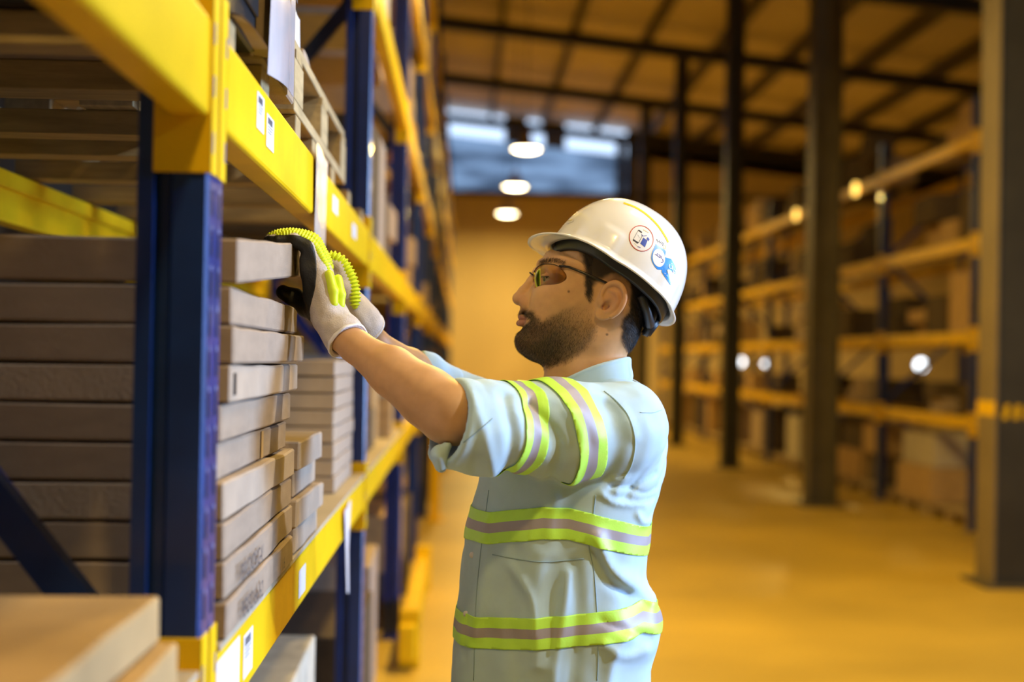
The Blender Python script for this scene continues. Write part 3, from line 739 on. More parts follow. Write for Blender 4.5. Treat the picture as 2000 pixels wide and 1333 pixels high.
nt.links.new(fr.outputs[0], mx.inputs[0]); nt.links.new(t_.outputs[0], mx.inputs[1]); nt.links.new(g_.outputs[0], mx.inputs[2]); nt.links.new(mx.outputs[0], o_.inputs[0])
M['lens'] = ln

DH = 2.63
PL = Vector(to_world(L3(1100, 800, DH))); PL.z = 0.0
person = empty('person', PL, 'man in a white hard hat, safety glasses and pale blue shirt gripping the top carton', 'person')
def hp(px, py, d=DH): p = L3(px, py, d); return np.array([p[0], p[2]])
def HP(pts, n=6, closed=True): return spline([hp(*p) for p in pts], n, closed)

# ---------------------------------------------------------------- head, neck (camera-facing side is -y)
lo = L3(990, 800, DH); hi = L3(1285, 400, DH)
g = Grid((lo[0], DH - .112, lo[2]), (hi[0], DH + .108, hi[2]), .0014)
X, Y, Z = g.X, g.Y, g.Z
face = HP([(1118, 420), (1093, 448), (1069, 488), (1057, 510), (1053, 524), (1050, 540), (1043, 560), (1037, 580), (1030, 600), (1024, 616), (1022, 632), (1020, 645),
           (1012, 658), (1011, 672), (1017, 688), (1034, 702), (1056, 709), (1080, 708), (1120, 706), (1170, 702), (1215, 690), (1242, 665), (1256, 620), (1266, 570), (1268, 520), (1252, 460), (1215, 420), (1165, 403)])
zj = hp(0, 700)[1]; zc = hp(0, 560)[1]
tz = np.clip((Z - zj) / (zc - zj), 0, 1); tx = np.clip((X - hp(1040, 0)[0]) / .11, 0, 1)
W = (.054 + .018 * tz + .006 * tx)
F = inflate(g, face, DH, W, .068, 2.15)
neck = HP([(1085, 640), (1066, 700), (1062, 735), (1055, 765), (1035, 800), (1250, 800), (1235, 750), (1222, 700), (1228, 660), (1225, 600)])
Nk = inflate(g, neck, DH + .002, .057, .062, 2.1)
F = smin(F, Nk, .016)
def hs(px, py, y): return np.array([*hp(px, py)[:1], DH + y, hp(px, py)[1]])
for sd in (-1, 1):
    F = smin(F, g.ell(hs(1086, 584, .042 * sd), (.030, .020, .021)), .032)       # cheekbone
    F = smin(F, g.cap(hs(1056, 517, .010 * sd), hs(1092, 518, .052 * sd), .0075, .0065), .010)   # brow ridge
    F = smax(F, -g.ell(hs(1057, 545, .033 * sd), (.017, .019, .0125)), .010)     # socket
    F = smin(F, g.ell(hs(1073, 547, .034 * sd), (.0150, .0152, .0128)), .003)    # lids over the eyeball
    F = smax(F, -g.ell(hs(1067, 547.5, .044 * sd), (.0175, .0130, .0044)), .0015)
    F = smin(F, g.chain([hs(1059, 541, .027 * sd), hs(1058.5, 540.5, .037 * sd), hs(1066, 541, .046 * sd), hs(1080, 544, .049 * sd)], [.0018, .0022, .0022, .0014], .002), .002)
    F = smin(F, g.ell(hs(1060, 640, .030 * sd), (.022, .020, .024)), .016)       # cheek by the mouth
    F = smin(F, g.ell(hs(1150, 655, .046 * sd), (.030, .014, .022)), .016)       # jaw angle
# nose
F = smin(F, g.chain([hs(1047, 530, 0), hs(1037, 550, 0), hs(1022, 570, 0), hs(1014, 582, 0)], [.0062, .0075, .0092, .0105], .005), .008)
F = smin(F, g.ell(hs(1015, 584, 0), (.0135, .0130, .0125)), .004)
for sd in (-1, 1):
    F = smin(F, g.ell(hs(1030, 588, .0130 * sd), (.0140, .0072, .0115)), .005)
    F = smin(F, g.cap(hs(1030, 595, .010 * sd), hs(1044, 566, .014 * sd), .008, .006), .010)
    F = smax(F, -g.ell(hs(1021, 598, .0070 * sd), (.0058, .0032, .0030)), .0015)
    F = smax(F, -g.cap(hs(1040, 598, .0200 * sd), hs(1046, 618, .0300 * sd), .0004, .0004), .009)   # nasolabial line
F = smin(F, g.cap(hs(1022, 600, 0), hs(1017, 612, 0), .0045, .004), .006)
# lips
F = smin(F, g.chain([hs(1016.5, 619, 0), hs(1020, 619.5, -.010), hs(1034, 624, -.024)], [.0046, .0044, .0016], .004), .003)
F = smin(F, g.chain([hs(1016.5, 619, 0), hs(1020, 619.5, .010), hs(1034, 624, .024)], [.0046, .0044, .0016], .004), .003)
F = smin(F, g.chain([hs(1014.5, 632, 0), hs(1018, 632, -.010), hs(1032, 629, -.022)], [.0056, .0050, .0018], .004), .003)
F = smin(F, g.chain([hs(1014.5, 632, 0), hs(1018, 632, .010), hs(1032, 629, .022)], [.0056, .0050, .0018], .004), .003)
for sd in (-1, 1):
    F = smax(F, -g.chain([hs(1007, 625, 0), hs(1016, 625.2, .012 * sd), hs(1036, 627, .027 * sd)], [.0011, .0011, .0009], .002), .0012)
F = smax(F, -g.ell(hs(1011, 645, 0), (.006, .016, .0045)), .006)
F = smin(F, g.ell(hs(1024, 668, 0), (.0150, .020, .0165)), .012)
# ears
def ear(F, sd):
    def e(px, py, y): return hs(px, py, sd * y)
    tilt = lambda px: .0725 + .018 * np.clip((px - 1158) / 58, 0, 1)
    pts = [(1160, 605), (1166, 576), (1177, 560), (1194, 555), (1208, 562), (1214, 578), (1211, 596), (1203, 611), (1190, 622), (1174, 626), (1162, 620)]
    E = inflate(g, HP(pts, 4), DH + sd * .080, .007, .007)
    pl = np.abs((Y - DH) * sd - (.0735 + .016 * np.clip((X - hp(1158, 0)[0]) / .055, 0, 1))) - .0032
    E = smax(poly_sdf(HP(pts, 8), X[:, 0, :], Z[:, 0, :])[:, None, :], pl, .003)
    hx = [e(px, py, tilt(px) + .004) for px, py in [(1172, 594), (1170, 578), (1178, 563), (1194, 556), (1207, 563), (1213, 579), (1210, 596), (1201, 611), (1188, 621)]]
    hx = list(spline(hx, 4, False)); E = smin(E, g.chain(hx, list(np.interp(np.linspace(0, 8, len(hx)), range(9), [.0028, .0034, .0040, .0043, .0043, .0041, .0040, .0038, .0036])), .002), .002)
    E = smin(E, g.ell(e(1170, 617, .0765), (.0115, .0050, .0095)), .004)
    ah = [e(px, py, tilt(px) + .0015) for px, py in [(1184, 571), (1197, 576), (1201, 589), (1196, 602), (1186, 611), (1176, 612)]]
    ah = list(spline(ah, 4, False)); E = smin(E, g.chain(ah, list(np.interp(np.linspace(0, 5, len(ah)), range(6), [.0026, .0036, .0040, .0040, .0036, .0030])), .002), .002)
    E = smin(E, g.ell(e(1167, 597, .0790), (.0040, .0040, .0060)), .002)      # tragus
    E = smin(E, g.cap(e(1184, 588, .072), e(1172, 592, .070), .012, .012), .004)
    E = smax(E, -g.cap(e(1184, 592, .092), e(1178, 600, .080), .0085, .0060), .003)    # concha
    E = smax(E, -g.ell(e(1175, 602, .078), (.0050, .0080, .0055)), .002)
    return smin(F, E, .003)
_r = np.array([-.855, 0, .519]); _u = np.array([.519, 0, .855]); _c = L3(1172, 541, DH) - _r * .019      # keep the crown inside the hat
_f = (X - _c[0]) * _r[0] + (Z - _c[2]) * _r[2]; _h = (X - _c[0]) * _u[0] + (Z - _c[2]) * _u[2]
_q = np.sqrt((_f / .117) ** 2 + ((Y - DH) / .098) ** 2 + (np.maximum(_h, 0) / .135) ** 2)
F = smax(F, (_q - 14 * np.maximum(-_h, 0) - 1) * .1, .012)
F = ear(F, -1); F = ear(F, 1)
Vh, Qh = nets(F, g); Vh = relax(Vh, Qh, 2, .5)

# colours of the head: skin, lips, stubble, scalp
def px_of(V):
    d = DH + 0 * V[:, 1]; return 1000 + V[:, 0] / DH * FPX, 666.5 - V[:, 2] / DH * FPX      # photo-plane coordinates on the head's own middle plane
def sm(x): x = np.clip(x, 0, 1); return x * x * (3 - 2 * x)
beardP = spline([(1148, 575), (1157, 600), (1158, 625), (1166, 642), (1162, 662), (1140, 688), (1105, 712), (1060, 722), (1020, 705), (1000, 680), (1000, 655), (1000, 640), (1000, 620), (1002, 606), (1020, 601), (1034, 602), (1046, 606), (1058, 620), (1072, 614), (1090, 604), (1115, 594), (1134, 585), (1140, 570)], 4)
hairP = spline([(1100, 400), (1124, 470), (1128, 500), (1136, 530), (1134, 556), (1140, 588), (1152, 590), (1158, 566), (1170, 552), (1190, 545), (1212, 548), (1222, 570), (1220, 600), (1208, 625), (1205, 650), (1212, 676), (1236, 690), (1262, 660), (1290, 560), (1280, 440), (1200, 380)], 4)
lipP = spline([(1004, 620), (1012, 616), (1023, 619), (1033, 626), (1024, 634), (1012, 639), (1004, 636)], 4)
moleP = [(1107.5, 572.5), (1181, 654)]
hx_, hy_ = px_of(Vh)
jit = wobble(Vh[:, 0], Vh[:, 1], Vh[:, 2], 420, 3) * 1.4
sb = -poly_sdf(beardP, hx_, hy_); shr = -poly_sdf(hairP, hx_, hy_); sl = -poly_sdf(lipP, hx_, hy_)
dens = .35 * sm((1050 - hx_) / 12) + sm((1150 - hx_) / 90) * .50 + sm((hy_ - 595) / 70) * .50 + .10
mb_ = sm((sb + jit + 1) / 14) * np.clip(dens, 0, 1) * (1 - .9 * sm((sl + 3) / 4))
mh_ = sm((shr + jit + 2) / 12)
ml_ = sm((sl + 2.5) / 3.5) * (np.abs(Vh[:, 1] - DH) < .028)
base = np.array([0.66, 0.37, 0.175]); red = np.array([0.56, 0.25, 0.15])
rd = sm(1 - np.hypot(hx_ - 1016, hy_ - 588) / 22) * .5 + sm(1 - np.hypot(hx_ - 1195, hy_ - 585) / 45) * .6
cols = base + (red - base) * np.clip(rd, 0, 1)[:, None]
cols = cols * (1 - .78 * mb_[:, None]) + np.array([.035, .022, .012]) * (.78 * mb_[:, None])
cols = cols * (1 - .93 * mh_[:, None]) + np.array([.010, .009, .010]) * (.93 * mh_[:, None])
cols = cols * (1 - ml_[:, None]) + np.array([.40, .17, .12]) * ml_[:, None]
for mx_, my_ in moleP:
    q = sm(2.0 - np.hypot(hx_ - mx_, hy_ - my_) / 1.6)[:, None] * (Vh[:, 1] < DH)[:, None]; cols = cols * (1 - .7 * q) + np.array([.08, .04, .03]) * .7 * q

# ---------------------------------------------------------------- arms, torso and legs of the body (under the clothes)
SHN, ELN, WRN = L3(1190, 845, 2.48), L3(890, 812, 2.33), L3(672, 662, 2.455)
SHF, ELF, WRF = L3(1165, 800, 2.82), L3(905, 800, 2.84), L3(712, 647, 2.692)
lo = L3(640, 900, 2.5); 
def armmesh(sh, el, wr, h, near):
    pts = np.array([sh, el, wr]); g = Grid(pts.min(0) - .09, pts.max(0) + .09, h)
    dirf = (el - wr) / np.linalg.norm(el - wr)
    m1 = wr + (el - wr) * .45; m2 = wr + (el - wr) * .75
    up = np.array([0, 0, 1.0])
    F = g.chain([wr - dirf * .02, wr + dirf * .03, m1, m2, el - dirf * .01], [.0265, .0280, .0400, .0465, .0480], .012, (1, 1, 1))
    F = smin(F, g.cap(m1 - up * .010 + dirf * .02, el - up * .022 - dirf * .03, .026, .034), .02)
    F = smin(F, g.cap(m1 + up * .010, el + up * .006, .026, .030), .02)
    F = smin(F, g.chain([el, el + (sh - el) * .5, sh], [.044, .044, .050], .02), .02)
    F = F + .0008 * wobble(g.X, g.Y, g.Z, 60, 5) + (0 if near else .007)
    return nets(F, g)
Va, Qa = armmesh(SHN, ELN, WRN, .003, True); Vb, Qb = armmesh(SHF, ELF, WRF, .004, False)
w2c = lambda p: to_cam(np.array([p]))[0]
HIPC = w2c((PL.x + .02, 2.64, .93)); CH = L3(1120, 900, 2.63)
FN, FF = w2c((PL.x - .04, 2.50, .09)), w2c((PL.x + .12, 2.80, .09))
KN, KF = w2c((PL.x - .03, 2.53, .50)), w2c((PL.x + .07, 2.76, .50))
HN, HF = w2c((PL.x + .03, 2.545, .90)), w2c((PL.x + .03, 2.735, .90))
allp = np.array([CH + .2, CH - .2, FN, FF, HIPC]); g = Grid(allp.min(0) - .2, allp.max(0) + .22, .012)
F = g.chain([L3(1140, 780, 2.63), CH, HIPC], [.060, .105, .125], .05, (1, .72, 1))
for H_, K_, F_ in ((HN, KN, FN), (HF, KF, FF)):
    F = smin(F, g.chain([H_, K_, F_], [.085, .058, .040], .03), .04)
Vt, Qt = nets(F, g)
def join(parts):
    V = []; Q = []; C = []; k = 0
    for v, q, c in parts: V.append(v); Q.append(q + k); C.append(c if c is not None else np.tile(base, (len(v), 1))); k += len(v)
    return np.vstack(V), np.vstack(Q), np.vstack(C)
def armcol(V, el, wr):
    c = np.tile(np.array([0.64, 0.36, 0.17]), (len(V), 1)); t = ((V - wr) @ (el - wr)) / ((el - wr) @ (el - wr))
    v = (.5 + .5 * wobble(V[:, 0], V[:, 1], V[:, 2], 45, 9))[:, None]; return c * (1 - .10 * np.clip(v, 0, 1))
V_, Q_, C_ = join([(Vh, Qh, cols), (Va, Qa, armcol(Va, ELN, WRN)), (Vb, Qb, armcol(Vb, ELF, WRF)), (Vt, Qt, None)])
body = mesh_from('body', V_, Q_, ['skin'], person, C_)

# eyes
for sd in (-1, 1):
    mb = MB(); c = hs(1073, 547.5, .034 * sd); bm = bmesh.new(); bmesh.ops.create_uvsphere(bm, u_segments=20, v_segments=14, radius=.0130)
    for v in bm.verts: v.co = v.co + Vector(c)
    mb.bm(bm, 'eyewhite')
    dd = np.array([-.86, .50 * sd, 0.0]); dd /= np.linalg.norm(dd); bm = bmesh.new(); bmesh.ops.create_uvsphere(bm, u_segments=16, v_segments=10, radius=.0062)
    for v in bm.verts: v.co = Vector(v.co) + Vector(c + dd * .0078)
    mb.bm(bm, 'iris'); mbcam(mb, 'eye', person)
    mb = MB(); c = hs(1073, 547, .034 * sd); pts = []
    for a_ in np.linspace(0, 85, 12):
        a_ = math.radians(a_); dv = np.array([-math.cos(a_), sd * math.sin(a_), .26]); dv /= np.linalg.norm(dv); pts.append(Vector(c + dv * np.array([.0162, .0162, .0150])))
    mb.tube(pts + [pts[-1] + Vector((.008, -.001 * sd, -.001))], .0011, 'hair', 6); mbcam(mb, 'eyelashes', person)

# hair strands grown from the skin surface
def strands(V, Q, weight, n, length, flow, r, lift=.6, seed=1, seg=3, curl=.3):
    rs = np.random.RandomState(seed)
    a, b, c = V[Q[:, 0]], V[Q[:, 1]], V[Q[:, 2]]; nr = np.cross(b - a, c - a); ar = np.linalg.norm(nr, axis=1); nr /= np.maximum(ar, 1e-12)[:, None]
    wq = weight[Q].mean(1) * ar; wq /= wq.sum(); pick = rs.choice(len(Q), n, p=wq)
    u = rs.rand(n, 1); v = rs.rand(n, 1); P0 = (a[pick] * (1 - u) + b[pick] * u) * (1 - v) + (V[Q[pick, 3]] * (1 - u) + c[pick] * u) * v
    N = nr[pick]; Fl = flow(P0); Fl = Fl - N * (Fl * N).sum(1)[:, None]; Fl /= np.maximum(np.linalg.norm(Fl, axis=1), 1e-6)[:, None]
    D = N * lift + Fl * (1 - lift) + rs.normal(size=(n, 3)) * curl * .35; D /= np.linalg.norm(D, axis=1)[:, None]
    ln_ = length * rs.uniform(.55, 1.15, (n, 1)); side = np.cross(D, rs.normal(size=(n, 3))); side /= np.linalg.norm(side, axis=1)[:, None]; s2 = np.cross(D, side)
    vs = []; k = seg + 1
    P = P0 - N * .0006; rings = []
    for i in range(seg + 1):
        t = i / seg; rr = r * (1 - .85 * t)
        rings.append(np.stack([P + (side * math.cos(q) + s2 * math.sin(q)) * rr for q in (0, 2.094, 4.189)], 1))
        P = P + D * ln_ / seg; D = D + Fl * .22 + rs.normal(size=(n, 3)) * .08 * curl; D /= np.linalg.norm(D, axis=1)[:, None]
    A = np.stack(rings, 1)                       # n, seg+1, 3, 3
    VV = A.reshape(-1, 3); Qs = []
    for i in range(seg):
        for q in range(3): Qs.append(np.stack([np.arange(n) * 3 * k + i * 3 + q, np.arange(n) * 3 * k + i * 3 + (q + 1) % 3, np.arange(n) * 3 * k + (i + 1) * 3 + (q + 1) % 3, np.arange(n) * 3 * k + (i + 1) * 3 + q], 1))
    return VV, np.vstack(Qs)
inhat = (hy_ < 480)
notear = (np.abs(Vh[:, 1] - DH) < .0775) | (hx_ < 1150) | (hx_ > 1222)
flow_b = lambda P: np.tile(np.array([-.25, 0, -1.0]), (len(P), 1))
flow_h = lambda P: np.tile(np.array([.55, 0, -1.0]), (len(P), 1))
wB = mb_ ** 1.5 * notear * (ml_ < .3); VV, QQ = strands(Vh, Qh, wB, 20000, .0054, flow_b, .00014, .42, 2, 3)
mesh_from('beard', VV, QQ, ['beard'], person)
wH = sm((shr + jit) / 6) * notear * (~inhat); VV, QQ = strands(Vh, Qh, wH, 16000, .0085, flow_h, .00020, .40, 3, 3)
mesh_from('hair', VV, QQ, ['hair'], person)
browP = spline([(1052, 517), (1064, 511), (1082, 511), (1098, 517), (1096, 521), (1080, 517), (1064, 518), (1054, 523)], 4)
wE = ((-poly_sdf(browP, hx_, hy_)) > -1).astype(float) * (np.abs(Vh[:, 1] - DH) > .008)
if wE.sum() > 10:
    VV, QQ = strands(Vh, Qh, wE, 1400, .0075, lambda P: np.tile(np.array([1.0, 0, .25]), (len(P), 1)), .00017, .35, 4, 3)
    mesh_from('eyebrows', VV, QQ, ['hair'], person)

# ---------------------------------------------------------------- safety glasses
gl_ = MB()
def lensy(px): t = np.clip((px - 1035) / 76, 0, 1); return .006 + .068 * math.sqrt(max(0, 1 - (1 - t) ** 2.3))
lo_ = spline([(1042, 536), (1048, 526), (1060, 520), (1078, 521.5), (1092, 528), (1103, 541), (1101, 553), (1088, 562), (1066, 568), (1052, 573.5), (1043, 564), (1040, 548)], 5)
glasses = None
for sd in (-1, 1):
    c = lo_.mean(0); vs = []; fs = []; nr_ = 6; m_ = len(lo_)
    for k in range(nr_ + 1):
        for p in lo_:
            q = c + (p - c) * (k / nr_ if k else 1e-3); vs.append(hs(q[0], q[1], sd * lensy(q[0])))
    for k in range(nr_):
        for i in range(m_): fs.append((k * m_ + i, k * m_ + (i + 1) % m_, (k + 1) * m_ + (i + 1) % m_, (k + 1) * m_ + i))
    mb = MB(); mb.add(vs, fs, 'lens')
    if glasses is None:
        fr_ = MB()
        for s2 in (-1, 1):
            top = [hs(px, py, s2 * (lensy(px) + .0006)) for px, py in spline([(1042, 534), (1048, 525), (1060, 519.5), (1078, 520.5), (1094, 527)], 4, False)]
            fr_.tube([Vector(t) for t in top], .0007, 'frame', 6)
            fr_.tube([Vector(hs(px, py, s2 * yy)) for px, py, yy in [(1090, 523.5, .0700), (1098, 524.5, .0745), (1108, 526, .0765), (1135, 537, .0790), (1160, 548, .0800), (1178, 556, .0800), (1200, 566, .0770), (1212, 590, .0730)]], [.0018, .0022, .0022, .0024, .0026, .0024, .0018, .0014], 'frame', 8)
        fr_.tube([Vector(hs(1041, 538, -.010)), Vector(hs(1035, 533, -.003)), Vector(hs(1035, 533, .003)), Vector(hs(1041, 538, .010))], .0014, 'frame', 8)
        glasses = mbcam(fr_, 'safety_glasses', person)
        glasses['label'] = 'dark framed glasses with a tinted lens'
    o = mbcam(mb, 'lens', glasses); o.matrix_parent_inverse = Matrix.Identity(4)
    so = o.modifiers.new('s', 'SOLIDIFY'); so.thickness = .0008

# ---------------------------------------------------------------- hard hat
cR = np.array([-.855, 0, .519]); cU = np.array([.519, 0, .855]); cS = np.array([0, -1.0, 0])     # front, up, towards the camera side
ra = math.radians(12); hS = cS * math.cos(ra) + cU * math.sin(ra); hU = cU * math.cos(ra) - cS * math.sin(ra); hF = cR
hC = L3(1172, 541, DH) - cR * .019
def H3(f, s_, u): return hC + hF * f + hS * s_ + hU * u
AF, AB, BW, HH = .130, .131, .113, .156
def dome(th, ph, off=0.0):
    cf, sf = math.cos(th), math.sin(th); a = AF if cf > 0 else AB
    nexp = 2.35; e = 2 / nexp
    cr = max(math.cos(ph), 0) ** e; su = max(math.sin(ph), 0) ** e
    rr = 1.0 / ((abs(cf) / a) ** 2.15 + (abs(sf) / BW) ** 2.15) ** (1 / 2.15)
    f = cf * rr * cr; s_ = sf * rr * cr; u = HH * su
    top = math.exp(-(s_ / .020) ** 2) * (.0040 if u > .07 else .0040 * sm(np.array((u - .03) / .04)))      # centre ridge
    u += top * (u / HH); f += 0
    pad = 0
    for c0, w0 in ((math.radians(68), .20), (math.radians(138), .20)):
        pad += .0030 * float(sm(np.array(1.6 - abs(abs((th + math.pi) % (2 * math.pi) - math.pi) - c0) / w0 * 1.2))) * float(sm(np.array((.30 - ph) / .08)))
    o = off + pad; n_ = math.hypot(f, s_) + 1e-9; f += f / n_ * o * (1 if u < .11 else .6); s_ += s_ / n_ * o * (1 if u < .11 else .6); u += off * (u / HH)
    return f, s_, u + (.012 * math.sin(th) ** 2 + (.010 * math.sin(2 * th) ** 2 if cf > 0 else 0)) * (1 - su)
NT, NP = 144, 44
vs = []; fs = []
for j in range(NP + 1):
    ph = (math.pi / 2) * (j / NP)
    for i in range(NT): vs.append(H3(*dome(2 * math.pi * i / NT, ph)))
for j in range(NP):
    for i in range(NT): fs.append((j * NT + i, j * NT + (i + 1) % NT, (j + 1) * NT + (i + 1) % NT, (j + 1) * NT + i))
# rim and visor rings
k0 = len(vs)
def rimpt(th, t):
    f, s_, u = dome(th, 0); cf = math.cos(th); n_ = math.hypot(f, s_)
    ext = .0075 + .031 * max(0, cf) ** 1.8 + .004 * max(0, -cf) ** 2
    drop = -.004 * t ** 2 - .006 * max(0, cf) * t * t
    return f + f / n_ * ext * t, s_ + s_ / n_ * ext * t * (1 if cf < 0 else .9), u + drop
NR = 6
for j in range(1, NR + 1):
    for i in range(NT): vs.append(H3(*rimpt(2 * math.pi * i / NT, j / NR)))
for i in range(NT):
    i2 = (i + 1) % NT
    fs.append((i2, i, k0 + i, k0 + i2))
    for j in range(NR - 1): fs.append((k0 + j * NT + i2, k0 + j * NT + i, k0 + (j + 1) * NT + i, k0 + (j + 1) * NT + i2))
hb = MB(); hb.add(vs, fs, 'hat'); hat = mbcam(hb, 'hard_hat', person); hat['label'] = 'white hard hat with stickers'
sol = hat.modifiers.new('s', 'SOLIDIFY'); sol.thickness = .0030; sol.offset = -1
hv = [Vector(v) for v in vs]; hatbvh = BVHTree.FromPolygons(hv, fs)
def onto(bvh, px, py, off):
    d = Vector(L3(px, py, 1.0)).normalized(); loc, nrm, idx, dist = bvh.ray_cast(Vector((0, 0, 0)), d)
    if loc is None: return None
    if nrm.dot(d) > 0: nrm = -nrm
    return np.array(loc + nrm * off)
def decal_poly(poly, bvh, off, m, mb, rings=7):
    poly = np.array(poly, float); c = poly.mean(0); vs = []; fs = []; n_ = len(poly)
    for k in range(rings + 1):
        for p in poly:
            q = c + (p - c) * (k / rings if k else .01); w_ = onto(bvh, q[0], q[1], off)
            vs.append(w_ if w_ is not None else vs[-1])
    for k in range(rings):
        for i in range(n_): fs.append((k * n_ + i, k * n_ + (i + 1) % n_, (k + 1) * n_ + (i + 1) % n_, (k + 1) * n_ + i))
    mb.add(vs, fs, m)
def decal_line(pts, wd, bvh, off, m, mb, n=5, closed=False):
    P = spline(pts, n, closed) if len(pts) > 2 else np.linspace(pts[0], pts[1], 6)
    if closed: P = np.vstack([P, P[:1]])
    T = np.gradient(P, axis=0); T /= np.maximum(np.linalg.norm(T, axis=1), 1e-9)[:, None]; Nn = np.stack([-T[:, 1], T[:, 0]], 1); vs = []
    for p, q in zip(P, Nn):
        for s_ in (-1, 1):
            w_ = onto(bvh, *(p + q * s_ * wd / 2), off); vs.append(w_ if w_ is not None else (vs[-1] if vs else L3(*p, DH)))
    mb.add(vs, [(2 * i, 2 * i + 1, 2 * i + 3, 2 * i + 2) for i in range(len(P) - 1)], m)
def K(x, y): return (1210 + x * 120 / 1143, 420 + y * 140 / 1333)      # reading positions taken from an enlargement of the hat
def sub(mb, name, parent):
    o = mbcam(mb, name, parent); o.matrix_parent_inverse = Matrix.Identity(4); return o
st = MB(); th_ = np.linspace(0, 2 * np.pi, 40, endpoint=False)
A1 = np.array(K(405, 440)); ax1 = np.array([23.6, 25.2])
def ellp(c, rx, ry, rot): return [(c[0] + math.cos(t) * rx * math.cos(rot) - math.sin(t) * ry * math.sin(rot), c[1] + math.cos(t) * rx * math.sin(rot) + math.sin(t) * ry * math.cos(rot)) for t in th_]
decal_poly(ellp(A1, 22.4, 25.4, -.5), hatbvh, .0004, 'swhite', st)
decal_line(ellp(A1, 22.4, 25.4, -.5), 1.3, hatbvh, .0007, 'sred', st, 2, True)
decal_poly([K(355, 275), K(420, 320), K(412, 345), K(345, 295)], hatbvh, .0007, 'ink', st, 2)
decal_poly([K(255, 450), K(355, 515), K(335, 540), K(245, 475)], hatbvh, .0007, 'ink', st, 2)
decal_line([K(350, 285), K(252, 462)], .7, hatbvh, .0007, 'ink', st); decal_line([K(430, 380), K(350, 525)], .9, hatbvh, .0007, 'ink', st); decal_line([K(335, 370), K(372, 430)], .4, hatbvh, .0007, 'ink', st)
decal_poly([K(440, 425), K(520, 480), K(470, 605), K(385, 535)], hatbvh, .0007, 'navyblock', st, 3)
decal_poly([K(520, 415), K(558, 455), K(540, 490), K(500, 450)], hatbvh, .0007, 'navyblock', st, 2)
decal_line([K(412, 365), K(430, 395), K(505, 388)], 1.1, hatbvh, .0007, 'sviolet', st)
for x_, y_ in ((440, 290), (475, 310), (510, 330)): decal_line([K(x_, y_), K(x_ + 8, y_ - 14), K(x_ + 18, y_ + 8), K(x_ + 26, y_ - 6)], .55, hatbvh, .0007, 'sgold', st, 3)
decal_line([K(270, 530), K(330, 580)], .45, hatbvh, .0007, 'sgold', st); decal_line([K(335, 590), K(390, 612)], 1.2, hatbvh, .0007, 'sviolet', st)
s1 = sub(st, 'round_sticker', hat); s1['label'] = 'round white sticker with a red ring'
st = MB()
decal_poly([K(700, 420), K(878, 572), K(850, 710), K(672, 540)], hatbvh, .0004, 'swhite', st, 5)
decal_poly(np.vstack([spline([K(672, 540), K(760, 600), K(852, 668), K(845, 760), K(850, 790)], 4, False), spline([K(960, 822), K(1010, 900), K(1050, 1000), K(1035, 1090)], 4, False), spline([K(945, 1310), K(860, 1180), K(785, 1065), K(785, 1025), K(700, 1010), K(620, 900), K(590, 790), K(615, 670)], 4, False)]), hatbvh, .0005, 'sblue', st, 10)
decal_poly(ellp(K(728, 803), 12.0, 17.6, -.12), hatbvh, .0008, 'swhite', st, 6)
decal_line([K(690, 450), K(715, 515), K(735, 478), K(752, 530), K(775, 495)], .9, hatbvh, .0008, 'ink', st, 3)
decal_line([K(768, 560), K(785, 520), K(808, 530), K(800, 585)], .9, hatbvh, .0008, 'ink', st, 3)
decal_line([K(858, 565), K(828, 575), K(820, 620), K(848, 635), K(862, 575)], .9, hatbvh, .0008, 'sgold', st, 3)
# Arabic lettering on the disc and on the blue
decal_line([K(655, 735), K(690, 750), K(700, 715)], 1.3, hatbvh, .0011, 'sviolet', st, 4)
decal_line([K(690, 750), K(735, 790), K(752, 762), K(720, 740)], 1.2, hatbvh, .0011, 'sviolet', st, 4); decal_line([K(735, 790), K(760, 800)], 1.2, hatbvh, .0011, 'sviolet', st)
decal_line([K(768, 760), K(775, 820)], 1.1, hatbvh, .0011, 'sviolet', st); decal_line([K(795, 820), K(808, 870), K(785, 890), K(768, 880)], 1.2, hatbvh, .0011, 'sviolet', st, 4)
decal_line([K(930, 920), K(912, 960), K(940, 1000), K(975, 985), K(965, 940)], 1.3, hatbvh, .0011, 'swhite', st, 4)
decal_line([K(960, 990), K(985, 1030), K(1000, 1080), K(1022, 1060)], 1.2, hatbvh, .0011, 'swhite', st, 4); decal_line([K(1010, 1020), K(1035, 1050)], 1.2, hatbvh, .0011, 'swhite', st)
decal_line([K(955, 905), K(975, 915)], 1.2, hatbvh, .0011, 'swhite', st)
decal_poly(ellp(K(908, 1055), 2.2, 4.2, 0), hatbvh, .0011, 'swhite', st, 2)
for x_, y_ in ((830, 1080), (870, 1120), (920, 1180), (960, 1200), (880, 1020), (930, 1260)): decal_line([K(x_, y_), K(x_ + 12, y_ + 22), K(x_ + 24, y_ + 12)], .7, hatbvh, .0011, 'swhite', st, 3)
s2 = sub(st, 'blue_sticker', hat); s2['label'] = 'blue sticker with white lettering'
st = MB(); decal_line([(1218, 397), (1240, 405), (1262, 419), (1283, 439), (1299, 462), (1305, 474)], 3.2, hatbvh, .0005, 'hatyellow', st, 6); sub(st, 'yellow_line', hat)
st = MB(); decal_line([(1098, 437), (1107, 432), (1118, 430)], 1.2, hatbvh, .0005, 'sgold', st, 4); decal_line([(1107, 438), (1119, 434), (1121, 430)], .4, hatbvh, .0005, 'ink', st, 4); sub(st, 'front_marking', hat)
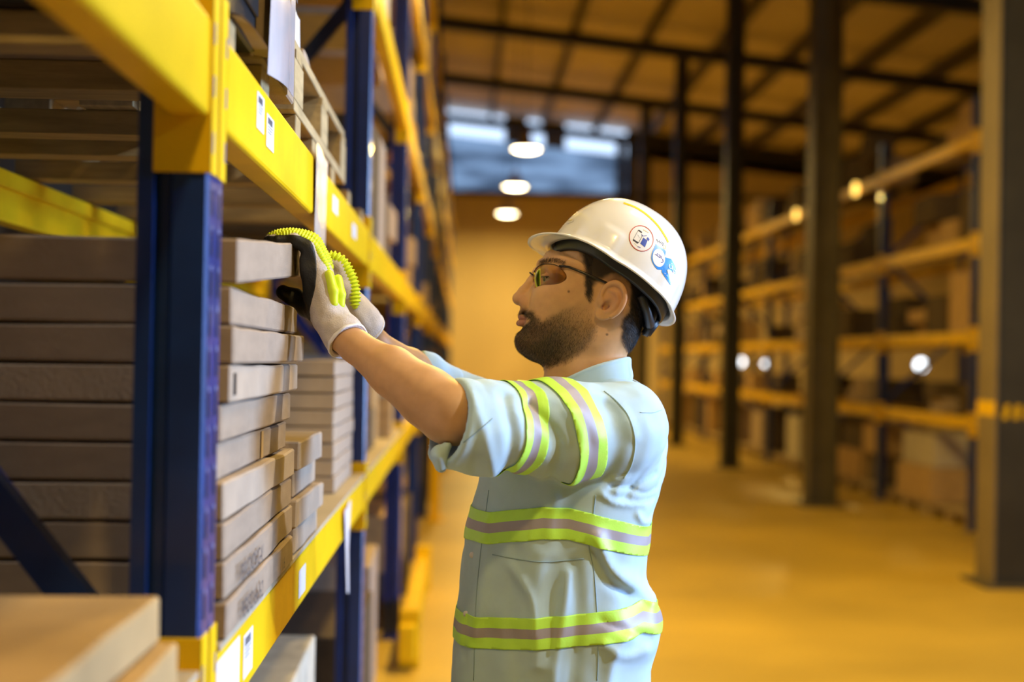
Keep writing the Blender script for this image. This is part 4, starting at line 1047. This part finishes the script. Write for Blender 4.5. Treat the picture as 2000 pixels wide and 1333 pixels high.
# head band and harness inside
vs = []; fs = []; NB = 72
for i in range(NB):
    th = 2 * math.pi * i / NB; f, s_, u = dome(th, 0)
    for du, k_ in ((.050, .93), (.012, .93), (-.014, .925), (-.018, .89), (.050, .86)): vs.append(H3(f * k_, s_ * k_ * .97, u + du))
for i in range(NB):
    for q in range(4): a = i * 5 + q; b_ = ((i + 1) % NB) * 5 + q; fs.append((a, b_, b_ + 1, a + 1))
mb = MB(); mb.add(vs, fs, 'strap'); sub(mb, 'headband', hat)
mb = MB()
for s_ in (-1, 1):
    mb.tube([Vector(hs(1246, 580, .074 * s_)), Vector(hs(1258, 610, .062 * s_)), Vector(hs(1265, 632, .040 * s_)), Vector(hs(1269, 641, .0))], [.009, .008, .009, .010], 'strap', 8)
mb.tube([Vector(hs(1278, 600, -.035)), Vector(hs(1272, 622, -.028)), Vector(hs(1262, 640, -.02))], .007, 'strap', 8)
sub(mb, 'rear_strap', hat)
mb = MB(); a = hs(1262, 640, -.034) ; bm = bmesh.new(); bmesh.ops.create_cone(bm, cap_ends=True, segments=28, radius1=.021, radius2=.018, depth=.018)
bmesh.ops.bevel(bm, geom=[e for e in bm.edges if len(e.link_faces) == 2 and e.calc_face_angle(0) > .8], offset=.003, segments=2, affect='EDGES')
rot = Vector((0, 0, 1)).rotation_difference(Vector((.80, -.12, -.58))).to_matrix()
for v in bm.verts: v.co = rot @ v.co + Vector(hs(1270, 640, -.012))
mb.bm(bm, 'black'); sub(mb, 'adjustment_knob', hat)

# ================================================================== clothes
def X3(px, d): return (px - 1000) / FPX * d
def Z3(py, d): return (666.5 - py) / FPX * d
lo = L3(850, 1480, 2.6); hi = L3(1335, 690, 2.66)
gs = Grid((lo[0], DH - .42, lo[2]), (hi[0], DH + .26, hi[2]), .0042)
X, Y, Z = gs.X, gs.Y, gs.Z
def foldfield(lines):                       # long soft folds, drawn on the side view
    o = 0
    for pts, amp, wd in lines:
        P = spline([(X3(a, 2.45), Z3(b, 2.45)) for a, b in pts], 4, False); x_, z_ = X[:, 0, :], Z[:, 0, :]; d = np.full(np.broadcast(x_, z_).shape, 1e9)
        for i in range(len(P) - 1):
            e = P[i + 1] - P[i]; wx = x_ - P[i][0]; wz = z_ - P[i][1]; t = np.clip((wx * e[0] + wz * e[1]) / (e @ e + 1e-12), 0, 1)
            d = np.minimum(d, (wx - t * e[0]) ** 2 + (wz - t * e[1]) ** 2)
        o = o + amp * np.exp(-d / wd ** 2)[:, None, :]
    return o
torsoP = spline([L3(a, b, DH)[[0, 2]] for a, b in [(1060, 768), (1030, 790), (990, 812), (955, 850), (938, 900), (933, 945), (922, 980), (911, 1030), (903, 1090), (897, 1150), (890, 1210), (884, 1270), (879, 1333), (874, 1440), (1000, 1462), (1150, 1464),
     (1258, 1450), (1263, 1380), (1266, 1333), (1268, 1290), (1281, 1250), (1286, 1205), (1275, 1168), (1261, 1140), (1266, 1100), (1272, 1060), (1277, 1010), (1289, 960), (1299, 905), (1301, 850), (1295, 805), (1268, 765), (1238, 740), (1215, 732), (1150, 745)]], 5)
tzz = np.clip((Z - Z3(1333, DH)) / (Z3(900, DH) - Z3(1333, DH)), 0, 1)
T = inflate(gs, torsoP, DH, .180 + .015 * tzz, .165, 2.25)
folds_t = foldfield([([(1165, 1050), (1190, 1110), (1240, 1150), (1285, 1190)], .010, .014), ([(1160, 1080), (1185, 1130), (1225, 1165)], -.007, .010),
    ([(1250, 1010), (1262, 1028), (1280, 1033)], .005, .006), ([(1060, 1085), (1050, 1180), (1062, 1300)], .006, .016), ([(1010, 1080), (1000, 1200), (1015, 1330)], -.005, .014),
    ([(1120, 1100), (1128, 1200), (1110, 1400)], -.005, .012), ([(1180, 1260), (1225, 1290), (1268, 1285)], .006, .010), ([(1175, 1215), (1230, 1240), (1275, 1262)], -.004, .008),
    ([(1190, 1360), (1200, 1290), (1230, 1250)], .006, .012), ([(1205, 960), (1240, 900), (1262, 840)], .004, .008), ([(1225, 970), (1262, 910), (1285, 850)], -.004, .006),
    ([(960, 1010), (945, 1120), (930, 1250)], .004, .010), ([(1085, 975), (1075, 1030), (1080, 1080)], .004, .014), ([(925, 1080), (915, 1180), (905, 1300)], -.003, .006),
    ([(1230, 955), (1262, 968), (1290, 962)], -.003, .004), ([(1215, 975), (1250, 985), (1285, 982)], -.003, .005), ([(1175, 965), (1205, 985), (1262, 992)], .004, .006), ([(1200, 935), (1240, 930), (1290, 900)], .005, .007), ([(1195, 950), (1235, 950), (1285, 930)], -.004, .005), ([(1000, 1110), (1040, 1180), (1045, 1300)], .005, .009), ([(1110, 1120), (1095, 1220), (1080, 1330)], .005, .009)])
smallT = .0030 * wobble(X, Y, Z, 46, 21, 9, (1.4, 1, .5)) + .0010 * wobble(X, Y, Z, 120, 22)
T = T - folds_t - smallT
SL0, SL1 = L3(1205, 842, 2.50), L3(868, 826, 2.325)
ax = (SL0 - SL1); AXL = np.linalg.norm(ax); ax /= AXL
tt = (X - SL1[0]) * ax[0] + (Y - SL1[1]) * ax[1] + (Z - SL1[2]) * ax[2]          # metres from the cuff
S = gs.chain([SL0, SL0 + (SL1 - SL0) * .35 + np.array([0, 0, -.004]), SL1 + (SL0 - SL1) * .22 + np.array([0, 0, -.004]), SL1 - ax * .05], [.090, .079, .074, .070], .03)
folds_s = foldfield([([(925, 760), (950, 830), (965, 915)], .006, .010), ([(905, 790), (925, 850), (930, 910)], -.004, .008), ([(985, 775), (1000, 850), (985, 920)], -.007, .010),
    ([(1030, 790), (1085, 850), (1075, 935)], -.009, .011), ([(1105, 800), (1130, 850), (1115, 940)], .006, .010), ([(1060, 770), (1120, 790), (1160, 850)], .004, .012),
    ([(1180, 790), (1205, 860), (1180, 930)], -.004, .012), ([(1150, 760), (1210, 790), (1235, 850)], .004, .010)])
smallS = .0030 * wobble(X, Y, Z, 48, 31, 9, (1, 1, .6)) + .0010 * wobble(X, Y, Z, 130, 32)
S = S - folds_s - smallS
S = smin(S, smax(gs.cap(SL1 + ax * .004, SL1 + ax * .045, .0745, .0760), np.abs(tt - .022) - .022, .006), .003)      # rolled cuff
cutn = ax + np.array([0, 0, -.16]); cutn /= np.linalg.norm(cutn); cp = L3(876, 822, 2.325)
cut = -((X - cp[0]) * cutn[0] + (Y - cp[1]) * cutn[1] + (Z - cp[2]) * cutn[2])
Ssol = smax(S, cut, .006)
hole = gs.cap(SL1 - ax * .06, SL1 + ax * .040, .0640, .0600)
S1 = smax(Ssol, -hole, .003)
FS0, FS1, FS2, FS3 = L3(1150, 818, 2.80), L3(985, 816, 2.83), L3(900, 785, 2.84), L3(818, 722, 2.80)
Sf = gs.chain([FS0, FS1, FS2, L3(856, 752, 2.82)], [.085, .064, .054, .044], .03) - smallS
holef = gs.cap(ELF, WRF, .040, .036)
Fsh = smin(smin(T, Sf, .025), S1, .012)
# yoke and collar
neck2 = inflate(gs, HP([(1085, 640), (1068, 700), (1060, 735), (1048, 770), (1035, 805), (1258, 805), (1240, 750), (1224, 700), (1228, 660), (1225, 600)]), DH + .002, .060, .062, 2.1)
colP = HP([(1046, 772), (1075, 752), (1110, 733), (1150, 715), (1190, 703), (1228, 697), (1231, 715), (1232, 742), (1200, 760), (1120, 782), (1060, 800), (1036, 792)], 3)
openn = smax(neck2 - .003, -(Z - Z3(775, DH) + 0 * X), .004)
Fsh = smax(Fsh, -openn, .003)
Vs, Qs = nets(Fsh, gs); Vs = relax(Vs, Qs, 1, .3)
shirt = mesh_from('shirt', Vs, Qs, ['shirt'], person)
shirt['label'] = 'pale blue work shirt with lime and silver tape'
shbvh = BVHTree.FromPolygons([Vector(v) for v in Vs], [tuple(int(a) for a in q) for q in Qs])
lo = L3(1020, 812, DH); hi = L3(1250, 690, DH); gc = Grid((lo[0], DH - .10, lo[2]), (hi[0], DH + .10, hi[2]), .002)
n3 = inflate(gc, HP([(1085, 640), (1068, 700), (1060, 735), (1048, 770), (1035, 805), (1258, 805), (1240, 750), (1224, 700), (1228, 660), (1225, 600)]), DH + .002, .060, .062, 2.1)
pc = poly_sdf(colP, gc.X[:, 0, :], gc.Z[:, 0, :])[:, None, :]
Cc = smax(np.abs(n3 - .0072 - .0012 * np.sin(gc.X * 60)) - .0026 - .0012 * np.exp(-((pc + .004) / .0022) ** 2), pc, .002)
v, q = nets(Cc, gc); v = relax(v, q, 1, .4); mesh_from('collar', v, q, ['shirt'], shirt).matrix_parent_inverse = Matrix.Identity(4)
# far cuff roll as a piece of its own on finer grid
lo = L3(790, 770, 2.7); hi = L3(905, 670, 2.9); g2 = Grid((lo[0] - .01, 2.73, lo[2] - .01), (hi[0] + .02, 2.92, hi[2] + .02), .003)
Cf = g2.chain([L3(817, 724, 2.79), L3(838, 738, 2.80), L3(868, 757, 2.82)], [.039, .044, .046], .02) - .0030 * wobble(g2.X, g2.Y, g2.Z, 110, 8)
Cf = smax(Cf, -g2.cap(L3(770, 690, 2.77), L3(828, 730, 2.80), .033, .034), .003)
v, q = nets(Cf, g2); mesh_from('rolled_cuff', v, q, ['shirt'], shirt).matrix_parent_inverse = Matrix.Identity(4)

def band(V, Q, fn, keep, planes, mats, off, name):
    """strips cut cleanly out of a cloth surface between planes (or between level curves) and lifted off it"""
    bm = bmesh.new(); g0 = fn(V); 
    fk = keep(V)[Q].all(1); zq = g0[Q]; sel = fk & (zq.max(1) > planes[0] - .006) & (zq.min(1) < planes[-1] + .006)
    if not sel.any(): return None
    used = np.unique(Q[sel]); mp_ = -np.ones(len(V), int); mp_[used] = np.arange(len(used))
    a, b_, c = V[Q[:, 0]], V[Q[:, 1]], V[Q[:, 3]]; fn_ = np.cross(b_ - a, c - a); N = np.zeros_like(V)
    for k in range(4): np.add.at(N, Q[:, k], fn_)
    N /= np.maximum(np.linalg.norm(N, axis=1), 1e-12)[:, None]
    VV = V[used] + N[used] * off; w_ = fn(VV); dz = VV[:, 2] - w_
    lay = bm.verts.layers.float.new('dz'); bv = []
    for p, w0, d0 in zip(VV, w_, dz):
        v = bm.verts.new((p[0], p[1], w0)); v[lay] = d0; bv.append(v)
    for qd in Q[sel]:
        try: bm.faces.new([bv[mp_[i]] for i in qd])
        except ValueError: pass
    for pz in planes:
        bmesh.ops.bisect_plane(bm, geom=bm.verts[:] + bm.edges[:] + bm.faces[:], plane_co=(0, 0, pz), plane_no=(0, 0, 1), dist=1e-7)
    rm = []
    for f in bm.faces:
        zc_ = f.calc_center_median().z
        if zc_ < planes[0] or zc_ > planes[-1]: rm.append(f)
        else:
            k = 0
            while k < len(planes) - 2 and zc_ > planes[k + 1]: k += 1
            f.material_index = 1 if mats[k] == 'silver' else 0
    bmesh.ops.delete(bm, geom=rm, context='FACES')
    for v in bm.verts: v.co.z = v.co.z + v[lay]
    me = bpy.data.meshes.new(name); bm.to_mesh(me); bm.free()
    n_ = len(me.vertices); co_ = np.zeros(n_ * 3); me.vertices.foreach_get('co', co_); me.vertices.foreach_set('co', to_world(co_.reshape(-1, 3)).ravel())
    me.polygons.foreach_set('use_smooth', [True] * len(me.polygons)); me.materials.append(M['lime']); me.materials.append(M['silver']); me.update()
    o = link(name, me, shirt); so = o.modifiers.new('s', 'SOLIDIFY'); so.thickness = .0008; so.offset = 1
    return o
Vt_, Qt_ = nets(T, gs)
def gcurve(pts):
    xs = np.array([X3(a, 2.46) for a, b_ in pts]); zs = np.array([Z3(b_, 2.46) for a, b_ in pts]); return lambda x: np.interp(x, xs, zs)
g1 = gcurve([(880, 1048), (915, 1038), (955, 1036), (1000, 1028), (1060, 1019), (1110, 1021), (1155, 1032), (1165, 1036), (1220, 1052), (1275, 1070), (1310, 1080)])
gg2 = gcurve([(860, 1250), (885, 1248), (1000, 1238), (1155, 1227), (1240, 1222), (1262, 1216), (1290, 1226), (1320, 1235)])
hw = .0275
pl_ = [-hw, -hw + .019, hw - .019, hw]
for gf, nm in ((g1, 'chest_tape'), (gg2, 'waist_tape')):
    o = band(Vt_, Qt_, lambda V, gf=gf: V[:, 2] - gf(V[:, 0]), lambda V: np.ones(len(V), bool), pl_, ['lime', 'silver', 'lime'], .0012, nm)
    if o: o['label'] = 'lime tape with a silver centre around the %s' % nm.split('_')[0]
Vu, Qu = nets(Ssol, gs)
c1, c2 = L3(1010, 858, 2.38), L3(1112, 858, 2.43)
n1 = ax.copy(); n2 = ax + np.array([0, 0, .34]); n2 /= np.linalg.norm(n2)
for cc, nn_, hw_, ky in ((c1, n1, .024, 'a'), (c2, n2, .030, 'b')):
    def fn(V, cc=cc, nn_=nn_): return (V - cc) @ nn_
    # the cutting coordinate is tilted space: rotate so that the ring plane is horizontal
    zax = Vector(nn_); rotm = np.array(zax.rotation_difference(Vector((0, 0, 1))).to_matrix())
    Vr = (Vu - cc) @ rotm.T
    keepf = lambda V: np.ones(len(V), bool)
    _tw = to_world
    def to_world_r(v, rotm=rotm, cc=cc): return _tw(np.asarray(v) @ rotm + cc)
    to_world = to_world_r
    o = band(Vr, Qu, lambda V: V[:, 2].copy(), keepf, [-hw_, -hw_ + hw_ * .66, hw_ - hw_ * .66, hw_], ['lime', 'silver', 'lime'], .0020, 'sleeve_tape')
    to_world = _tw
    if o: o['label'] = 'lime and silver tape ring near the %s' % ('elbow' if ky == 'a' else 'shoulder')
Vw, Qw = nets(Sf, gs)
cc = L3(1035, 800, 2.83); nn_ = (FS0 - FS1) / np.linalg.norm(FS0 - FS1); rotm = np.array(Vector(nn_).rotation_difference(Vector((0, 0, 1))).to_matrix()); _tw = to_world
to_world = lambda v: _tw(np.asarray(v) @ rotm + cc)
band((Vw - cc) @ rotm.T, Qw, lambda V: V[:, 2].copy(), lambda V: np.ones(len(V), bool), [-.024, -.008, .008, .024], ['lime', 'silver', 'lime'], .0020, 'sleeve_tape')
to_world = _tw
# seams
def seam(pts, name='seam', r=.0009, m='shirt_dark', off=.0004):
    P = spline(pts, 6, False); out = []
    for p in P:
        w_ = onto(shbvh, p[0], p[1], off)
        if w_ is not None and (not out or np.linalg.norm(w_ - out[-1]) < .05): out.append(w_)
    if len(out) > 2:
        mb = MB(); mb.tube([Vector(o) for o in out], r, m, 6); o = mbcam(mb, name, shirt); o.matrix_parent_inverse = Matrix.Identity(4)
seam([(1163, 968), (1158, 1010), (1150, 1060), (1160, 1120), (1166, 1200), (1168, 1280), (1166, 1330)])
seam([(1165, 742), (1205, 770), (1238, 812), (1248, 860), (1238, 910), (1212, 948)], r=.0022, m='shirt')
seam([(1180, 765), (1205, 785), (1228, 815), (1240, 860), (1234, 905), (1218, 935)], r=.0014, m='shirt', off=.0006)
seam([(955, 958), (948, 1010), (938, 1090), (930, 1180), (925, 1330)])
seam([(1063, 990), (1062, 1022), (1064, 1055)])
seam([(962, 1084), (1030, 1096), (1075, 1098), (1140, 1092)])
seam([(1250, 806), (1275, 806), (1292, 800)], m='shirt')
seam([(905, 865), (930, 845), (962, 818)])
for k, (px, py) in enumerate([(858, 884), (917, 1085), (905, 1200)]):
    w_ = onto(shbvh, px + 6, py, .001)
    if w_ is None: continue
    mb = MB(); bm = bmesh.new(); bmesh.ops.create_cone(bm, cap_ends=True, segments=16, radius1=.0058, radius2=.0052, depth=.0022); rt = Vector((0, 0, 1)).rotation_difference(Vector((-.3, -1, 0))).to_matrix()
    for v in bm.verts: v.co = rt @ v.co + Vector(w_)
    mb.bm(bm, 'paper'); o = mbcam(mb, 'button', shirt); o.matrix_parent_inverse = Matrix.Identity(4)
# hanging cuff tab
lo = L3(835, 930, 2.30); hi = L3(885, 860, 2.36); g2 = Grid((lo[0], 2.27, lo[2]), (hi[0], 2.38, hi[2]), .0015)
Ct = g2.chain([L3(872, 872, 2.31), L3(858, 890, 2.305), L3(861, 910, 2.31)], [.008, .012, .010], .01, (1, .55, 1)) - .0012 * wobble(g2.X, g2.Y, g2.Z, 200, 5)
Ct = smax(Ct, -g2.cap(L3(862, 925, 2.30), L3(866, 900, 2.31), .0055, .0045), .002)
v, q = nets(Ct, g2); mesh_from('cuff_tab', v, q, ['shirt'], shirt).matrix_parent_inverse = Matrix.Identity(4)

# ---------------------------------------------------------------- gloves
def glove(wrist, carp, mcps, fingers, thumb, h, sd, coatP, neonpaths, padpaths, pack):
    """wrist, carp: points; mcps: four knuckles; fingers: per finger the points beyond the knuckle"""
    allp = np.array([wrist, carp] + list(mcps) + [p for f in fingers for p in f] + list(thumb)); g = Grid(allp.min(0) - .048, allp.max(0) + .048, h)
    d0 = (carp - wrist) / np.linalg.norm(carp - wrist); F = g.chain([wrist - d0 * .004, wrist + d0 * .02, carp], [.0355, .0335, .0330], .015)
    for m_, f in zip(mcps, fingers):
        F = smin(F, g.chain([carp + (m_ - np.mean(mcps, 0)) * .5, m_], [.0240, .0175], .01), .016)
    for m_, f in zip(mcps, fingers):
        rr = [.0150, .0135, .0120, .0100]
        F = smin(F, g.chain([m_] + list(f), rr[:len(f) + 1], .006), .004)
    for m_, f in zip(mcps, fingers):
        pd = np.array([-.017, 0, 0]); F = smin(F, g.chain([(f[0] + m_) / 2 + pd * .8, m_ + pd, m_ * .45 + carp * .55 + pd, carp + (m_ - np.mean(mcps, 0)) * .4 + pd * .6], [.0125, .0150, .0175, .0170], .006), .008)
    F = smin(F, g.chain([carp + (thumb[0] - carp) * .25] + list(thumb), [.022, .0165, .0140, .0120], .01), .012)
    F = F - .0007 * wobble(g.X, g.Y, g.Z, 260, sd) - .0012 * wobble(g.X, g.Y, g.Z, 80, sd + 1)
    cutd = (g.X - wrist[0]) * d0[0] + (g.Y - wrist[1]) * d0[1] + (g.Z - wrist[2]) * d0[2]
    Fc = smax(F, -cutd, .003)
    Fc = smax(Fc, -g.cap(wrist - d0 * .04, wrist + d0 * .012, .0305, .0300), .002)
    v, q = nets(Fc, g); gl = mesh_from('glove', v, q, ['knit'], person)
    # hem
    Hm = smax(np.abs(F) - .0016, np.abs(cutd - .0025) - .0030, .001); v, q = nets(Hm, g); mesh_from('cuff_hem', v, q, ['paper'], gl).matrix_parent_inverse = Matrix.Identity(4)
    if coatP is not None:
        Ck = smax(F - .0014, poly_sdf(coatP, g.X[:, 0, :], g.Z[:, 0, :])[:, None, :], .002); Ck = smax(Ck, -(F + .004), .001)
        v, q = nets(Ck, g); o = mesh_from('palm_coating', v, q, ['coating'], gl); o.matrix_parent_inverse = Matrix.Identity(4); o['label'] = 'black rubber palm'
    for path, rad, pitch, depth in neonpaths:
        path = [np.array(p) for p in path]; P = spline(path, 10, False); seg = np.linalg.norm(np.diff(P, axis=0), axis=1); s_ = np.concatenate([[0], np.cumsum(seg)])
        g3 = Grid(P.min(0) - .02, P.max(0) + .02, .0012 if pitch else .0015)
        # nearest point parameter
        best = np.full((g3.n[0], g3.n[1], g3.n[2]), 1e9, np.float32); par = np.zeros_like(best)
        for i in range(0, len(P) - 1):
            a, b_ = P[i], P[i + 1]; e = b_ - a; L2 = e @ e + 1e-12
            t = np.clip(((g3.X - a[0]) * e[0] + (g3.Y - a[1]) * e[1] + (g3.Z - a[2]) * e[2]) / L2, 0, 1)
            d = (g3.X - a[0] - t * e[0]) ** 2 + (g3.Y - a[1] - t * e[1]) ** 2 + (g3.Z - a[2] - t * e[2]) ** 2
            m_ = d < best; best = np.where(m_, d, best); par = np.where(m_, s_[i] + t * seg[i], par)
        taper = np.clip(np.minimum(par, s_[-1] - par) / .012, 0, 1) * .35 + .65
        Nn = np.sqrt(best) - rad * taper
        if pitch: Nn = Nn - depth * np.sin(par / pitch * 2 * np.pi)
        v, q = nets(Nn, g3); o = mesh_from('knuckle_guard', v, q, ['neon'], gl); o.matrix_parent_inverse = Matrix.Identity(4); o['label'] = 'neon yellow ribbed rubber guard'
    for pts in padpaths:
        mb = MB(); g3 = Grid(np.array(pts).min(0) - .02, np.array(pts).max(0) + .02, .0015); Nn = g3.chain([np.array(p) for p in pts], pack, .004)
        v, q = nets(Nn, g3); o = mesh_from('back_pad', v, q, ['neon'], gl); o.matrix_parent_inverse = Matrix.Identity(4); o['label'] = 'neon yellow rubber pad on the back of the hand'
    return gl
D = [2.478, 2.503, 2.530, 2.557]
mc = [L3(622, 530, D[0]), L3(626, 524, D[1]), L3(628, 522, D[2]), L3(626, 526, D[3])]
fg = [[L3(604, 485, D[0]), L3(575, 468, D[0]), L3(545, 469, D[0] - .002)], [L3(606, 476, D[1]), L3(570, 464, D[1]), L3(532, 468, D[1])],
      [L3(608, 474, D[2]), L3(568, 463, D[2]), L3(528, 467, D[2])], [L3(606, 478, D[3]), L3(570, 466, D[3]), L3(536, 470, D[3])]]
th = [L3(600, 600, 2.545), L3(576, 582, 2.555), L3(553, 571, 2.545)]
coat = HP([(498, 505), (500, 464), (540, 461), (580, 461), (610, 472), (622, 512), (621, 560), (610, 600), (600, 640), (590, 670), (560, 680), (525, 640), (510, 560)], 3)
coat = np.array([[x * 2.49 / DH, z * 2.49 / DH] for x, z in coat])
nps = []
for k, (m_, f) in enumerate(zip(mc, fg)):
    o_ = np.array([.010, 0, .008]); u_ = np.array([0, 0, .0085])
    nps.append(([f[2] + np.array([-.002, 0, .006]), f[1] + u_, f[0] + np.array([.004, 0, .0095]), (f[0] + m_) / 2 + np.array([.012, 0, .006]), m_ + np.array([.0165, 0, .0])], .0078, .0052, .0011))
pads = [[L3(643, 536, 2.465), L3(651, 568, 2.462), L3(652, 592, 2.460)], [L3(660, 545, 2.475), L3(665, 575, 2.473), L3(665, 596, 2.472)]]
near_glove = glove(L3(680, 668, 2.452), L3(646, 622, 2.490), mc, fg, th, .0016, 41, coat, nps, pads, [.0080, .0090, .0078])
near_glove['label'] = 'grey glove with black palm and neon yellow finger guards, camera side'
D2 = [2.612, 2.636, 2.660, 2.684]
mc2 = [L3(672, 560, d) for d in D2]
fg2 = [[L3(662 - k, 522, d), L3(636, 508, d), L3(604, 508, d)] for k, d in enumerate(D2)]
th2 = [L3(650, 600, 2.615), L3(628, 590, 2.605), L3(610, 577, 2.605)]
n2_ = []
for k, (m_, f) in enumerate(zip(mc2, fg2)):
    n2_.append(([f[1] + np.array([0, 0, .008]), f[0] + np.array([.002, 0, .013]), (f[0] + m_) / 2 + np.array([.015, 0, .004]), m_ + np.array([.018, 0, -.004]), m_ + np.array([.020, 0, -.036])], .0105, .0068, .0022))
far_glove = glove(L3(716, 645, 2.695), L3(692, 612, 2.660), mc2, fg2, th2, .002, 51, None, n2_, [], [.01])
far_glove['label'] = 'grey glove with neon yellow finger guards, far hand'

# ---------------------------------------------------------------- trousers, belt and boots
allp = np.array([HN, HF, KN, KF, FN, FF]); g = Grid(allp.min(0) - .17, allp.max(0) + .19, .009)
c0 = w2c((PL.x - .005, 2.64, .955))
F = g.chain([c0 + np.array([0, 0, .01]), w2c((PL.x, 2.64, .88))], [.132, .136], .03, (1, .90, 1))
for H_, K_, F_ in ((HN, KN, FN), (HF, KF, FF)): F = smin(F, g.chain([H_ + np.array([0, 0, -.03]), K_, F_], [.110, .080, .066], .03), .05)
F = F - .004 * wobble(g.X, g.Y, g.Z, 30, 61, 9, (1, 1, .5))
F = smax(F, (g.Z - c0[2]) - .0, .01); F = smax(F, -(g.Z - FN[2] + .02), .006)
v, q = nets(F, g); mesh_from('trousers', v, q, ['navy'], person)
for F_, yy, xx in ((FN, 2.50, PL.x - .04), (FF, 2.80, PL.x + .12)):
    g = Grid((-.25, -.09, -.002), (.12, .09, .20), .006)
    B = smin(g.cap((0, 0, .17), (.01, 0, .07), .052, .056), g.cap((.01, 0, .055), (-.15, 0, .045), .055, .046), .04)
    B = smax(B, -(g.Z - .003), .002); Sb = smax(g.cap((.02, 0, .03), (-.155, 0, .03), .060, .054), np.abs(g.Z - .014) - .012, .003)
    B = smin(B, Sb, .002); v, q = nets(B, g); v = v + np.array([xx, yy, 0]); o = mesh_from('boot', v, q, ['boot'], person, world=False)
